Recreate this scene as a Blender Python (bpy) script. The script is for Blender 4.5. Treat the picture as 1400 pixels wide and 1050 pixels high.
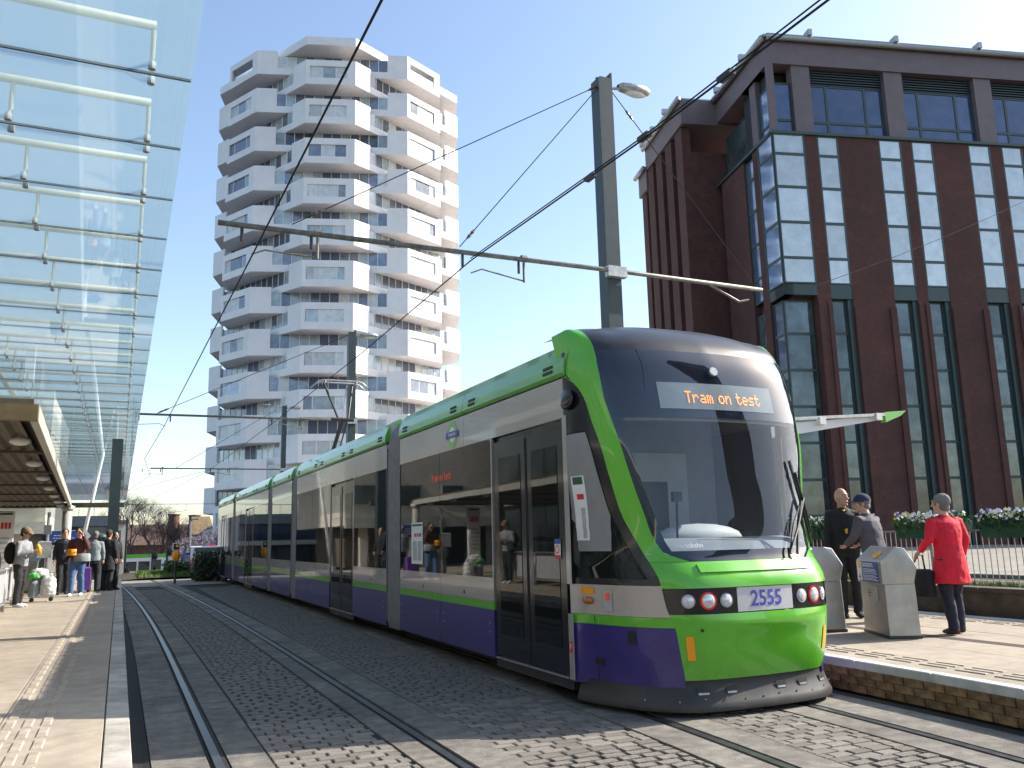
import bpy, bmesh, math, random
import numpy as np
from mathutils import Vector, Matrix
R = math.radians
for o in list(bpy.data.objects): bpy.data.objects.remove(o)
SC = bpy.context.scene
COL = SC.collection
random.seed(7)

# ------------------------------------------------------------------ camera, sky, sun, exposure
yaw, pit, rol = R(24.7), R(10.2), R(1.35)
F = Vector((math.sin(yaw)*math.cos(pit), math.cos(yaw)*math.cos(pit), math.sin(pit)))
R0 = Vector((math.cos(yaw), -math.sin(yaw), 0)); U0 = R0.cross(F)
RV = R0*math.cos(rol) - U0*math.sin(rol); UV = U0*math.cos(rol) + R0*math.sin(rol)
cd = bpy.data.cameras.new('camera'); cam = bpy.data.objects.new('camera', cd); COL.objects.link(cam)
cam.matrix_world = Matrix(((RV.x, UV.x, -F.x, 0), (RV.y, UV.y, -F.y, 0), (RV.z, UV.z, -F.z, 1.55), (0, 0, 0, 1)))
cd.sensor_width = 36; cd.lens = 36*1160/1400; cd.clip_start = .05; cd.clip_end = 4000
SC.camera = cam
SUN_EL, SUN_AZ = R(34.5), R(96)        # azimuth clockwise from +Y
W = bpy.data.worlds.new('World'); SC.world = W; W.use_nodes = True
nt = W.node_tree; nt.nodes.clear()
wo = nt.nodes.new('ShaderNodeOutputWorld'); wb = nt.nodes.new('ShaderNodeBackground'); sk = nt.nodes.new('ShaderNodeTexSky')
sk.sky_type = 'NISHITA'; sk.sun_disc = False; sk.sun_elevation = SUN_EL; sk.sun_rotation = SUN_AZ
sk.air_density = 1.0; sk.dust_density = 1.3; sk.ozone_density = .7; sk.altitude = 50
wb.inputs[1].default_value = .15
nt.links.new(sk.outputs[0], wb.inputs[0]); nt.links.new(wb.outputs[0], wo.inputs[0])
sd = bpy.data.lights.new('sun', 'SUN'); sun = bpy.data.objects.new('sun', sd); COL.objects.link(sun)
sd.energy = 4.8; sd.angle = R(.5); sd.color = (1, .94, .85)
sv = Vector((math.sin(SUN_AZ)*math.cos(SUN_EL), math.cos(SUN_AZ)*math.cos(SUN_EL), math.sin(SUN_EL)))
sun.rotation_euler = sv.to_track_quat('Z', 'Y').to_euler()
SC.render.engine = 'CYCLES'
vs = SC.view_settings; vs.view_transform = 'Standard'; vs.look = 'None'; vs.exposure = .95; vs.gamma = 1; vs.use_curve_mapping = False
try:
    SC.cycles.max_bounces = 8; SC.cycles.transparent_max_bounces = 12; SC.cycles.glossy_bounces = 4
    SC.cycles.sample_clamp_indirect = 6
except Exception: pass

# ------------------------------------------------------------------ materials
def mat(name, col, rough=.6, metal=0, var=.12, scale=6, bump=0, bscale=40, spec=.5, coat=0, alpha=1, emit=None, es=0, stain=0, ior=1.5, dirt=None, coord='Object'):
    m = bpy.data.materials.new(name); m.use_nodes = True
    n = m.node_tree.nodes; l = m.node_tree.links; b = n['Principled BSDF']
    b.inputs['Roughness'].default_value = rough; b.inputs['Metallic'].default_value = metal
    b.inputs['Specular IOR Level'].default_value = spec; b.inputs['Coat Weight'].default_value = coat; b.inputs['Coat Roughness'].default_value = .04
    b.inputs['IOR'].default_value = ior
    tc = n.new('ShaderNodeTexCoord')
    if var or bump:
        no = n.new('ShaderNodeTexNoise'); no.inputs['Scale'].default_value = scale; no.inputs['Detail'].default_value = 6; no.inputs['Roughness'].default_value = .62
        l.new(tc.outputs[coord], no.inputs['Vector'])
        cr = n.new('ShaderNodeValToRGB')
        c0 = [max(0, c*(1-2*var)) for c in col]; c1 = [c*(1+1.6*var) for c in col]
        if dirt: c0 = dirt
        cr.color_ramp.elements[0].position = .28; cr.color_ramp.elements[1].position = .72
        cr.color_ramp.elements[0].color = (*c0, 1); cr.color_ramp.elements[1].color = (*c1, 1)
        l.new(no.outputs['Fac'], cr.inputs['Fac']); last = cr.outputs['Color']
        if stain:
            n2 = n.new('ShaderNodeTexNoise'); n2.inputs['Scale'].default_value = scale*.13; n2.inputs['Detail'].default_value = 8; n2.inputs['Roughness'].default_value = .7
            l.new(tc.outputs[coord], n2.inputs['Vector'])
            r2 = n.new('ShaderNodeValToRGB'); r2.color_ramp.elements[0].position = .36; r2.color_ramp.elements[1].position = .62
            r2.color_ramp.elements[0].color = (1-stain, 1-stain, 1-stain, 1); r2.color_ramp.elements[1].color = (1, 1, 1, 1)
            l.new(n2.outputs['Fac'], r2.inputs['Fac'])
            mx = n.new('ShaderNodeMixRGB'); mx.blend_type = 'MULTIPLY'; mx.inputs[0].default_value = 1
            l.new(last, mx.inputs[1]); l.new(r2.outputs['Color'], mx.inputs[2]); last = mx.outputs[0]
        l.new(last, b.inputs['Base Color'])
        mr = n.new('ShaderNodeMapRange'); mr.inputs['To Min'].default_value = max(.02, rough*.8); mr.inputs['To Max'].default_value = min(1, rough*1.25)
        l.new(no.outputs['Fac'], mr.inputs['Value']); l.new(mr.outputs[0], b.inputs['Roughness'])
        if bump:
            nb = n.new('ShaderNodeTexNoise'); nb.inputs['Scale'].default_value = bscale; nb.inputs['Detail'].default_value = 4
            l.new(tc.outputs[coord], nb.inputs['Vector'])
            bu = n.new('ShaderNodeBump'); bu.inputs['Strength'].default_value = bump; bu.inputs['Distance'].default_value = .02
            l.new(nb.outputs['Fac'], bu.inputs['Height']); l.new(bu.outputs[0], b.inputs['Normal'])
    else:
        b.inputs['Base Color'].default_value = (*col, 1)
    if emit:
        b.inputs['Emission Color'].default_value = (*emit, 1); b.inputs['Emission Strength'].default_value = es
    return m

def randcol(m, amt):      # small brightness change from object to object
    n = m.node_tree.nodes; l = m.node_tree.links; b = n['Principled BSDF']
    src = b.inputs['Base Color'].links[0].from_socket
    oi = n.new('ShaderNodeObjectInfo'); mr = n.new('ShaderNodeMapRange'); mr.inputs['To Min'].default_value = 1-amt; mr.inputs['To Max'].default_value = 1+amt
    l.new(oi.outputs['Random'], mr.inputs['Value'])
    mx = n.new('ShaderNodeMixRGB'); mx.blend_type = 'MULTIPLY'; mx.inputs[0].default_value = 1
    l.new(src, mx.inputs[1]); l.new(mr.outputs[0], mx.inputs[2]); l.new(mx.outputs[0], b.inputs['Base Color']); return m

def glass(name, tint, refl=.12, rough=.02, body=.0, bodycol=(.5, .6, .6), grz=.9):   # see-through pane: tinted transmission, mirror reflection, a little dirt
    m = bpy.data.materials.new(name); m.use_nodes = True
    n = m.node_tree.nodes; l = m.node_tree.links; n.clear()
    out = n.new('ShaderNodeOutputMaterial'); tr = n.new('ShaderNodeBsdfTransparent'); tr.inputs[0].default_value = (*tint, 1)
    gl = n.new('ShaderNodeBsdfGlossy'); gl.inputs['Roughness'].default_value = rough; gl.inputs[0].default_value = (.95, .97, 1, 1)
    lw = n.new('ShaderNodeLayerWeight'); lw.inputs[0].default_value = .5      # Schlick: same on both faces of the pane
    pw = n.new('ShaderNodeMath'); pw.operation = 'POWER'; pw.inputs[1].default_value = 4.6; l.new(lw.outputs['Facing'], pw.inputs[0])
    mr = n.new('ShaderNodeMath'); mr.operation = 'MULTIPLY_ADD'; mr.inputs[1].default_value = grz; mr.inputs[2].default_value = refl; mr.use_clamp = True
    l.new(pw.outputs[0], mr.inputs[0])
    mx = n.new('ShaderNodeMixShader'); l.new(mr.outputs[0], mx.inputs[0])
    if body:
        df = n.new('ShaderNodeBsdfDiffuse'); tl = n.new('ShaderNodeBsdfTranslucent'); df.inputs[0].default_value = (*bodycol, 1); tl.inputs[0].default_value = (*bodycol, 1)
        m2 = n.new('ShaderNodeMixShader'); m2.inputs[0].default_value = .75; l.new(df.outputs[0], m2.inputs[1]); l.new(tl.outputs[0], m2.inputs[2])
        tc = n.new('ShaderNodeTexCoord'); no = n.new('ShaderNodeTexNoise'); no.inputs['Scale'].default_value = 2.2; no.inputs['Detail'].default_value = 7
        l.new(tc.outputs['Object'], no.inputs['Vector']); ma = n.new('ShaderNodeMapRange'); ma.inputs['To Min'].default_value = body*.7; ma.inputs['To Max'].default_value = body*1.3
        l.new(no.outputs['Fac'], ma.inputs['Value'])
        m3 = n.new('ShaderNodeMixShader'); l.new(ma.outputs[0], m3.inputs[0]); l.new(tr.outputs[0], m3.inputs[1]); l.new(m2.outputs[0], m3.inputs[2]); l.new(m3.outputs[0], mx.inputs[1])
    else: l.new(tr.outputs[0], mx.inputs[1])
    l.new(gl.outputs[0], mx.inputs[2]); l.new(mx.outputs[0], out.inputs[0]); return m

def brickmat(name, c1, c2, mortar, sx, rot=0):
    m = mat(name, c1, .85, var=.16, scale=1.1, stain=.35)
    n = m.node_tree.nodes; l = m.node_tree.links; b = n['Principled BSDF']; src = b.inputs['Base Color'].links[0].from_socket
    tc = n.new('ShaderNodeTexCoord'); sep = n.new('ShaderNodeSeparateXYZ'); l.new(tc.outputs['Object'], sep.inputs[0])
    ad = n.new('ShaderNodeMath'); ad.operation = 'ADD'; l.new(sep.outputs[0], ad.inputs[0]); l.new(sep.outputs[1], ad.inputs[1])
    cb = n.new('ShaderNodeCombineXYZ'); l.new(ad.outputs[0], cb.inputs[0]); l.new(sep.outputs[2], cb.inputs[1])
    bt = n.new('ShaderNodeTexBrick'); bt.inputs['Scale'].default_value = sx; bt.inputs['Color1'].default_value = (1, 1, 1, 1); bt.inputs['Color2'].default_value = (.72, .7, .68, 1)
    bt.inputs['Mortar'].default_value = (*mortar, 1); bt.inputs['Mortar Size'].default_value = .012; bt.inputs['Row Height'].default_value = .17; bt.inputs['Brick Width'].default_value = .5
    l.new(cb.outputs[0], bt.inputs['Vector'])
    mx = n.new('ShaderNodeMixRGB'); mx.blend_type = 'MULTIPLY'; mx.inputs[0].default_value = .8; l.new(src, mx.inputs[1]); l.new(bt.outputs[0], mx.inputs[2]); l.new(mx.outputs[0], b.inputs['Base Color'])
    bu = n.new('ShaderNodeBump'); bu.inputs['Strength'].default_value = .4; bu.inputs['Distance'].default_value = .01; l.new(bt.outputs['Fac'], bu.inputs['Height']); bu.invert = True; l.new(bu.outputs[0], b.inputs['Normal'])
    return m

M = {}
M['asphalt'] = mat('asphalt', (.055, .053, .052), .9, var=.2, scale=9, bump=.5, bscale=120, stain=.25)
M['paleroad'] = mat('pale_road', (.30, .27, .225), .9, var=.15, scale=5, bump=.3, bscale=90, stain=.3)
M['concrete'] = mat('track_concrete', (.225, .205, .175), .88, var=.22, scale=7, bump=.5, bscale=90, stain=.55)
M['joint'] = mat('joint_filler', (.028, .025, .022), .95, var=.25, scale=8, stain=.3)
M['sett'] = randcol(mat('granite_sett', (.235, .21, .18), .8, var=.16, scale=14, bump=.5, bscale=60, stain=.2), .26)
M['rail'] = mat('rail_steel', (.13, .135, .14), .38, .8, var=.15, scale=10)
M['groove'] = mat('rail_groove', (.02, .018, .016), .8, var=.2)
M['slab'] = randcol(mat('platform_slab', (.385, .325, .25), .85, var=.1, scale=6, bump=.25, bscale=150, stain=.22), .05)
M['tactile'] = mat('tactile_bar', (.37, .31, .24), .85, var=.14, scale=10, bump=.2)
M['white_edge'] = mat('worn_white_paint', (.66, .64, .62), .7, var=.12, scale=5, stain=.35)
M['pbrick'] = randcol(mat('platform_brick', (.30, .175, .085), .9, var=.25, scale=10, bump=.5, bscale=60, stain=.3), .3)
M['mortar'] = mat('dark_mortar', (.055, .042, .033), .95, var=.2, scale=9, bump=.4)
M['white'] = mat('tower_white', (.80, .785, .78), .7, var=.035, scale=.6, stain=.08)
M['soffit'] = mat('tower_soffit', (.80, .74, .70), .8, var=.05, scale=1)
M['brown'] = brickmat('brown_brick', (.115, .044, .036), 0, (.30, .27, .26), 2.2)
M['purple'] = mat('purple_cladding', (.155, .118, .125), .55, var=.07, scale=1.5, stain=.15)
M['frame'] = mat('teal_frame', (.035, .06, .06), .45, var=.1)
M['pale_glass'] = randcol(mat('pale_reflective_glass', (.52, .56, .56), .16, .35, var=.08, scale=1.2, coat=.3), .12)
M['blue_glass'] = randcol(mat('blue_reflective_glass', (.33, .47, .70), .06, .85, var=.08, scale=.8), .1)
M['dark_glass'] = randcol(mat('dark_office_glass', (.085, .11, .115), .05, .45, var=.3, scale=.7, coat=.6), .35)
M['navy_glass'] = randcol(mat('navy_glass', (.06, .085, .15), .06, .4, var=.15, scale=.8, coat=.6), .2)
M['tw_dark'] = randcol(mat('flat_window_dark', (.17, .20, .25), .1, .3, var=.2, scale=1, coat=.5), .5)
M['tw_mid'] = randcol(mat('flat_window_blind', (.36, .42, .45), .2, .1, var=.15, scale=1, coat=.4), .3)
M['tw_pale'] = randcol(mat('flat_window_curtain', (.56, .59, .59), .35, .0, var=.1, scale=1.5, coat=.3), .2)
M['navy'] = mat('navy_panel', (.10, .125, .19), .5, var=.1)
M['canopy'] = glass('canopy_glass', (.88, .955, .965), .04, .03, .25, (.40, .50, .52), .75)
M['cream'] = mat('cream_steel', (.42, .41, .36), .5, var=.08, stain=.15)
M['steel'] = mat('galvanised_steel', (.42, .42, .42), .45, .7, var=.15, scale=12)
M['arm'] = mat('weathered_arm', (.17, .165, .145), .55, .3, var=.25, scale=9)
M['worn_edge'] = mat('worn_edge', (.47, .43, .37), .8, var=.2, scale=4, stain=.4)
M['post'] = mat('dark_teal_post', (.030, .048, .052), .5, var=.12, scale=5)
M['black'] = mat('black_rubber', (.018, .018, .02), .55, var=.2)
M['wire'] = mat('overhead_wire', (.03, .032, .036), .95, var=.1, spec=.05)
M['insul'] = mat('insulator', (.09, .05, .03), .4, var=.2)
M['tan'] = mat('corrugated_sheet', (.105, .085, .06), .7, var=.15, scale=4, stain=.3)
M['tanbeam'] = mat('ochre_beam', (.16, .115, .045), .6, var=.15, stain=.3)
M['lampwhite'] = mat('lamp_diffuser', (.7, .7, .68), .4, var=.05)
# tram
M['lime'] = mat('lime_paint', (.115, .46, .022), .28, var=.05, scale=2, coat=.7, stain=.06)
M['shroud'] = mat('roof_green_paint', (.10, .40, .035), .3, var=.08, scale=2.5, coat=.7, stain=.12)
M['blue'] = mat('indigo_paint', (.036, .021, .21), .3, var=.1, scale=3, coat=.6, stain=.2, bump=.03, bscale=1.0)
M['silver'] = mat('warm_silver_paint', (.40, .37, .345), .24, .2, var=.03, scale=2, coat=.7, stain=.04, bump=.03, bscale=.9)
M['gloss_black'] = mat('gloss_black', (.012, .013, .016), .18, var=.15, coat=.25)
M['tglass'] = mat('tinted_side_glass', (.010, .013, .013), .02, var=.1, bump=.035, bscale=1.3, spec=.5, ior=1.42)
M['dome'] = mat('black_dome', (.022, .023, .026), .33, var=.15, scale=3, coat=.12)
M['wscreen'] = glass('windscreen_glass', (.70, .75, .78), .05, .012, .05, (.75, .8, .85))
M['cabglass'] = glass('cab_side_glass', (.70, .73, .73), .05, .02)
M['screen_black'] = mat('black_printed_glass', (.010, .014, .022), .03, var=.1, coat=1)
M['plate'] = mat('pale_number_plate', (.56, .56, .57), .4, var=.04)
M['bellow'] = mat('grey_bellows', (.24, .235, .23), .75, var=.1)
M['under'] = mat('underframe', (.02, .019, .018), .8, var=.3, bump=.2)
M['skirt'] = mat('dark_grey_skirt', (.012, .0125, .014), .5, var=.15, stain=.2)
M['orange'] = mat('orange_reflector', (.9, .34, .01), .35, var=.05)
M['amber'] = mat('amber_lens', (.45, .13, .01), .15, var=.2, coat=.8)
M['red'] = mat('red_lens', (.55, .012, .012), .15, var=.15, coat=.8, emit=(1, .05, .03), es=.08)
M['redpaint'] = mat('red_print', (.6, .03, .05), .4, var=.05)
M['lens'] = mat('clear_lens', (.72, .74, .75), .12, .3, var=.15, scale=40, coat=.8)
M['led'] = mat('amber_led', (.9, .3, .05), .5, var=0, emit=(1, .22, .03), es=1.1)
M['ledred'] = mat('dim_red_led', (.35, .03, .02), .5, var=0, emit=(1, .08, .03), es=.25)
M['dispanel'] = mat('display_panel', (.19, .23, .25), .2, var=.05, coat=.6)
M['blind'] = mat('cab_blind_grey', (.25, .26, .265), .5, var=.06)  # tone of the cab interior as it shows through the side window
M['cabgrey'] = mat('cab_interior_grey', (.42, .43, .44), .6, var=.05)
M['cabwhite'] = mat('cab_interior_white', (.72, .73, .72), .6, var=.04)
M['print_white'] = mat('white_print', (.78, .78, .77), .5, var=.03)
M['print_blue'] = mat('blue_print', (.035, .09, .36), .45, var=.05)
M['plateblue'] = mat('number_blue', (.07, .065, .42), .5, var=.05)
M['print_grey'] = mat('grey_print', (.42, .43, .44), .5, var=.1)
M['yellow'] = mat('yellow_print', (.8, .48, .03), .5, var=.05)
M['inox'] = mat('brushed_stainless', (.40, .385, .365), .38, .85, var=.1, scale=4, bump=.05, bscale=200, stain=.12)
def grime(m, z0=.2, z1=.75, amt=.55):              # road dirt thrown up on the lower panels
    n = m.node_tree.nodes; l = m.node_tree.links; b = n['Principled BSDF']; src = b.inputs['Base Color'].links[0].from_socket
    tc = n.new('ShaderNodeTexCoord'); sp_ = n.new('ShaderNodeSeparateXYZ'); l.new(tc.outputs['Object'], sp_.inputs[0])
    mr = n.new('ShaderNodeMapRange'); mr.inputs['From Min'].default_value = z1; mr.inputs['From Max'].default_value = z0; mr.inputs['To Max'].default_value = amt; l.new(sp_.outputs[2], mr.inputs['Value'])
    no = n.new('ShaderNodeTexNoise'); no.inputs['Scale'].default_value = 7; no.inputs['Detail'].default_value = 8; no.inputs['Roughness'].default_value = .7; l.new(tc.outputs['Object'], no.inputs['Vector'])
    mu = n.new('ShaderNodeMath'); mu.operation = 'MULTIPLY'; l.new(mr.outputs[0], mu.inputs[0]); l.new(no.outputs['Fac'], mu.inputs[1])
    mx = n.new('ShaderNodeMixRGB'); mx.inputs[2].default_value = (.11, .10, .085, 1); l.new(mu.outputs[0], mx.inputs[0]); l.new(src, mx.inputs[1]); l.new(mx.outputs[0], b.inputs['Base Color'])
grime(M['blue']); grime(M['skirt'], .05, .35, .6); grime(M['lime'], .25, .6, .22); grime(M['bellow'], .2, 1.4, .5)
# plants and misc
M['leaf'] = randcol(mat('leaf_green', (.07, .14, .03), .6, var=.3, scale=5), .3)
M['grass'] = mat('grass_blade', (.10, .17, .03), .7, var=.3, scale=4)
M['soil'] = mat('soil', (.06, .05, .032), .95, var=.3, scale=8, bump=.4)
M['hedge'] = mat('dark_hedge', (.035, .05, .025), .7, var=.3, scale=6)
M['bark'] = mat('bark', (.09, .065, .05), .9, var=.25, scale=9)
M['twig'] = mat('twig', (.15, .095, .085), .9, var=.25, scale=9)
M['pink'] = mat('pink_blossom', (.66, .44, .47), .7, var=.15, scale=3)
M['petal_white'] = mat('white_petal', (.80, .79, .76), .6, var=.05)
M['petal_blue'] = mat('violet_petal', (.25, .22, .55), .6, var=.1)
M['petal_yellow'] = mat('yellow_petal', (.8, .55, .03), .6, var=.1)
M['green_box'] = mat('green_trough', (.03, .11, .065), .5, var=.12, stain=.2)
M['cream_wall'] = mat('cream_render', (.55, .50, .42), .8, var=.07, scale=2, stain=.2)
M['grey_clad'] = mat('grey_cladding', (.20, .215, .235), .6, var=.08)
M['housebrick'] = mat('far_brick', (.17, .085, .06), .9, var=.2, scale=2)
M['rooftile'] = mat('roof_tile', (.115, .072, .055), .9, var=.2, scale=2)
M['ochre_roof'] = mat('ochre_roof', (.20, .14, .075), .9, var=.2, scale=2)
M['wallbrown'] = mat('brown_low_wall', (.10, .075, .05), .9, var=.25, scale=4, bump=.4, stain=.3)
M['carpaint'] = mat('silver_blue_paint', (.20, .23, .29), .25, .5, var=.05, coat=.8)

# ------------------------------------------------------------------ mesh building
class MB:
    def __init__(s): s.v = []; s.f = []; s.m = []; s.mi = 0
    def add(s, vs, fs):
        k = len(s.v); s.v += [tuple(p) for p in vs]
        for f in fs: s.f.append(tuple(i+k for i in f)); s.m.append(s.mi)
        return s
    def box(s, x0, x1, y0, y1, z0, z1):
        return s.add([(x0, y0, z0), (x1, y0, z0), (x1, y1, z0), (x0, y1, z0), (x0, y0, z1), (x1, y0, z1), (x1, y1, z1), (x0, y1, z1)],
                     [(0, 3, 2, 1), (4, 5, 6, 7), (0, 1, 5, 4), (1, 2, 6, 5), (2, 3, 7, 6), (3, 0, 4, 7)])
    def bev(s, x0, x1, y0, y1, z0, z1, b=.01):      # box with a chamfered top
        return s.add([(x0, y0, z0), (x1, y0, z0), (x1, y1, z0), (x0, y1, z0), (x0, y0, z1-b), (x1, y0, z1-b), (x1, y1, z1-b), (x0, y1, z1-b),
                      (x0+b, y0+b, z1), (x1-b, y0+b, z1), (x1-b, y1-b, z1), (x0+b, y1-b, z1)],
                     [(0, 1, 5, 4), (1, 2, 6, 5), (2, 3, 7, 6), (3, 0, 4, 7), (4, 5, 9, 8), (5, 6, 10, 9), (6, 7, 11, 10), (7, 4, 8, 11), (8, 9, 10, 11)])
    def quad(s, a, b, c, d): return s.add([a, b, c, d], [(0, 1, 2, 3)])
    def prism(s, poly, d):                           # poly: 3-D loop, extruded by the vector d
        n = len(poly); d = Vector(d); p = [Vector(q) for q in poly]
        return s.add(p+[q+d for q in p], [tuple(range(n))[::-1], tuple(range(n, 2*n))]+[(i, (i+1) % n, n+(i+1) % n, n+i) for i in range(n)])
    def tube(s, pts, r, n=8, cap=True):
        pts = [Vector(p) for p in pts]; rs = r if isinstance(r, (list, tuple)) else [r]*len(pts)
        vs = []; ref = None
        for i, p in enumerate(pts):
            t = (pts[min(i+1, len(pts)-1)]-pts[max(i-1, 0)])
            t = t.normalized() if t.length > 1e-9 else Vector((0, 0, 1))
            if ref is None:
                ref = Vector((0, 0, 1)) if abs(t.z) < .9 else Vector((0, 1, 0))
            a = t.cross(ref)
            if a.length < 1e-4: a = t.cross(Vector((1, 0, 0)))
            a.normalize(); b = a.cross(t).normalized(); ref = b
            rr = rs[i]; ra, rb = rr if isinstance(rr, (tuple, list)) else (rr, rr)
            for k in range(n):
                q = 2*math.pi*k/n; vs.append(p+a*math.cos(q)*ra+b*math.sin(q)*rb)
        m = len(pts)
        fs = [(i*n+k, i*n+(k+1) % n, (i+1)*n+(k+1) % n, (i+1)*n+k) for i in range(m-1) for k in range(n)]
        if cap: fs += [tuple(range(n))[::-1], tuple(range((m-1)*n, m*n))]
        return s.add(vs, fs)
    def stack(s, rings, n=14):                       # rings: (cx, cy, cz, rx, ry), upright body
        vs = [(cx+rx*math.cos(2*math.pi*k/n), cy+ry*math.sin(2*math.pi*k/n), cz) for cx, cy, cz, rx, ry in rings for k in range(n)]
        m = len(rings)
        return s.add(vs, [(i*n+k, i*n+(k+1) % n, (i+1)*n+(k+1) % n, (i+1)*n+k) for i in range(m-1) for k in range(n)]+[tuple(range(n))[::-1], tuple(range((m-1)*n, m*n))])
    def ball(s, c, r, n=12, m=8, rot=None):
        rx, ry, rz = r if isinstance(r, (tuple, list)) else (r, r, r)
        vs = []
        for i in range(1, m):
            t = math.pi*i/m
            for k in range(n):
                q = 2*math.pi*k/n; vs.append(Vector((rx*math.sin(t)*math.cos(q), ry*math.sin(t)*math.sin(q), rz*math.cos(t))))
        vs += [Vector((0, 0, rz)), Vector((0, 0, -rz))]
        if rot: vs = [rot @ v for v in vs]
        c = Vector(c); vs = [v+c for v in vs]; a = (m-1)*n
        fs = [(i*n+k, (i+1)*n+k, (i+1)*n+(k+1) % n, i*n+(k+1) % n) for i in range(m-2) for k in range(n)]
        fs += [(a, k, (k+1) % n) for k in range(n)]+[(a+1, (m-2)*n+(k+1) % n, (m-2)*n+k) for k in range(n)]
        return s.add(vs, fs)
    def disc(s, c, nrm, r, t=.01, n=16):             # short cylinder facing along nrm
        c = Vector(c); nrm = Vector(nrm).normalized(); return s.tube([c, c+nrm*t], r, n)
    def grid(s, P):                                  # P[i][j] points
        a = len(P); b = len(P[0])
        return s.add([q for row in P for q in row], [(i*b+j, i*b+j+1, (i+1)*b+j+1, (i+1)*b+j) for i in range(a-1) for j in range(b-1)])
    def mesh(s, name, mats, smooth=False, off=(0, 0, 0)):
        me = bpy.data.meshes.new(name); ox, oy, oz = off
        me.from_pydata([(x-ox, y-oy, z-oz) for x, y, z in s.v], [], s.f)
        mats = mats if isinstance(mats, (list, tuple)) else [mats]
        for q in mats: me.materials.append(M[q] if isinstance(q, str) else q)
        if len(mats) > 1: me.polygons.foreach_set('material_index', s.m)
        if smooth: me.polygons.foreach_set('use_smooth', [True]*len(me.polygons))
        me.update(); return me
    def build(s, name, mats, parent=None, smooth=False, off=None, fix=False, **kw):
        if off is None: off = parent.get('_off', (0, 0, 0)) if parent else (0, 0, 0)
        me = s.mesh(name, mats, smooth, off)
        if fix:
            bm = bmesh.new(); bm.from_mesh(me); bmesh.ops.recalc_face_normals(bm, faces=bm.faces); bm.to_mesh(me); bm.free()
        o = bpy.data.objects.new(name, me); COL.objects.link(o)
        if parent: o.parent = parent; o['_off'] = tuple(off)
        for k, v in kw.items(): o[k] = v
        return o
def tag(o, label, cat, group=None):
    o['label'] = label; o['category'] = cat
    if group: o['group'] = group
    return o
def thing(name, label, cat, loc=(0, 0, 0), rz=0, group=None, local=False):
    o = bpy.data.objects.new(name, None); COL.objects.link(o); o.empty_display_size = .2
    o.location = loc; o.rotation_euler = (0, 0, rz); tag(o, label, cat, group)
    o['_off'] = (0., 0., 0.) if local else tuple(float(q) for q in loc)
    return o
def struct(name, mb, mats, **kw):
    o = mb.build(name, mats, **kw); o['kind'] = 'structure'; return o
def part(name, me, parent, loc=(0, 0, 0), rz=0):
    o = bpy.data.objects.new(name, me); COL.objects.link(o); o.parent = parent; o.location = loc; o.rotation_euler = (0, 0, rz); return o
def dup(root, label, loc=None, rz=None):
    c = root.copy(); COL.objects.link(c); c['label'] = label
    if loc is not None: c.location = loc
    if rz is not None: c.rotation_euler = (0, 0, rz)
    def rec(a, b):
        for ch in list(a.children):
            d = ch.copy(); COL.objects.link(d); d.parent = b; rec(ch, d)
    rec(root, c); return c
def text_mesh(s, size, mats, fn, name='lettering', parent=None, bold=0, sx=1, align='CENTER'):
    cu = bpy.data.curves.new('t', 'FONT'); cu.body = s; cu.size = size; cu.align_x = align; cu.align_y = 'CENTER'; cu.offset = bold; cu.resolution_u = 3
    o = bpy.data.objects.new('t', cu); COL.objects.link(o); dg = bpy.context.evaluated_depsgraph_get(); dg.update()
    me = bpy.data.meshes.new_from_object(o.evaluated_get(dg)); bpy.data.objects.remove(o)
    off = parent.get('_off', (0, 0, 0)) if parent else (0, 0, 0)
    for v in me.vertices:
        p = fn(v.co.x*sx, v.co.y); v.co = (p[0]-off[0], p[1]-off[1], p[2]-off[2])
    me.name = name; me.materials.clear(); me.materials.append(M[mats])
    q = bpy.data.objects.new(name, me); COL.objects.link(q)
    if parent: q.parent = parent; q['_off'] = tuple(off)
    return q
def pch(xs, ys):                                     # monotone cubic interpolation
    xs = np.array(xs, float); ys = np.array(ys, float); h = np.diff(xs); d = np.diff(ys)/h; m = np.zeros_like(xs)
    m[0] = d[0]; m[-1] = d[-1]
    for i in range(1, len(xs)-1):
        m[i] = 0 if d[i-1]*d[i] <= 0 else 3*(h[i-1]+h[i])/((2*h[i]+h[i-1])/d[i-1]+(h[i]+2*h[i-1])/d[i])
    def f(x):
        x = min(max(x, xs[0]), xs[-1]); i = min(max(int(np.searchsorted(xs, x)-1), 0), len(h)-1); t = (x-xs[i])/h[i]
        return float((1+2*t)*(1-t)**2*ys[i]+t*(1-t)**2*h[i]*m[i]+t*t*(3-2*t)*ys[i+1]+t*t*(t-1)*h[i]*m[i+1])
    return f
def lerp(xs, ys): return lambda x: float(np.interp(x, xs, ys))
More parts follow.
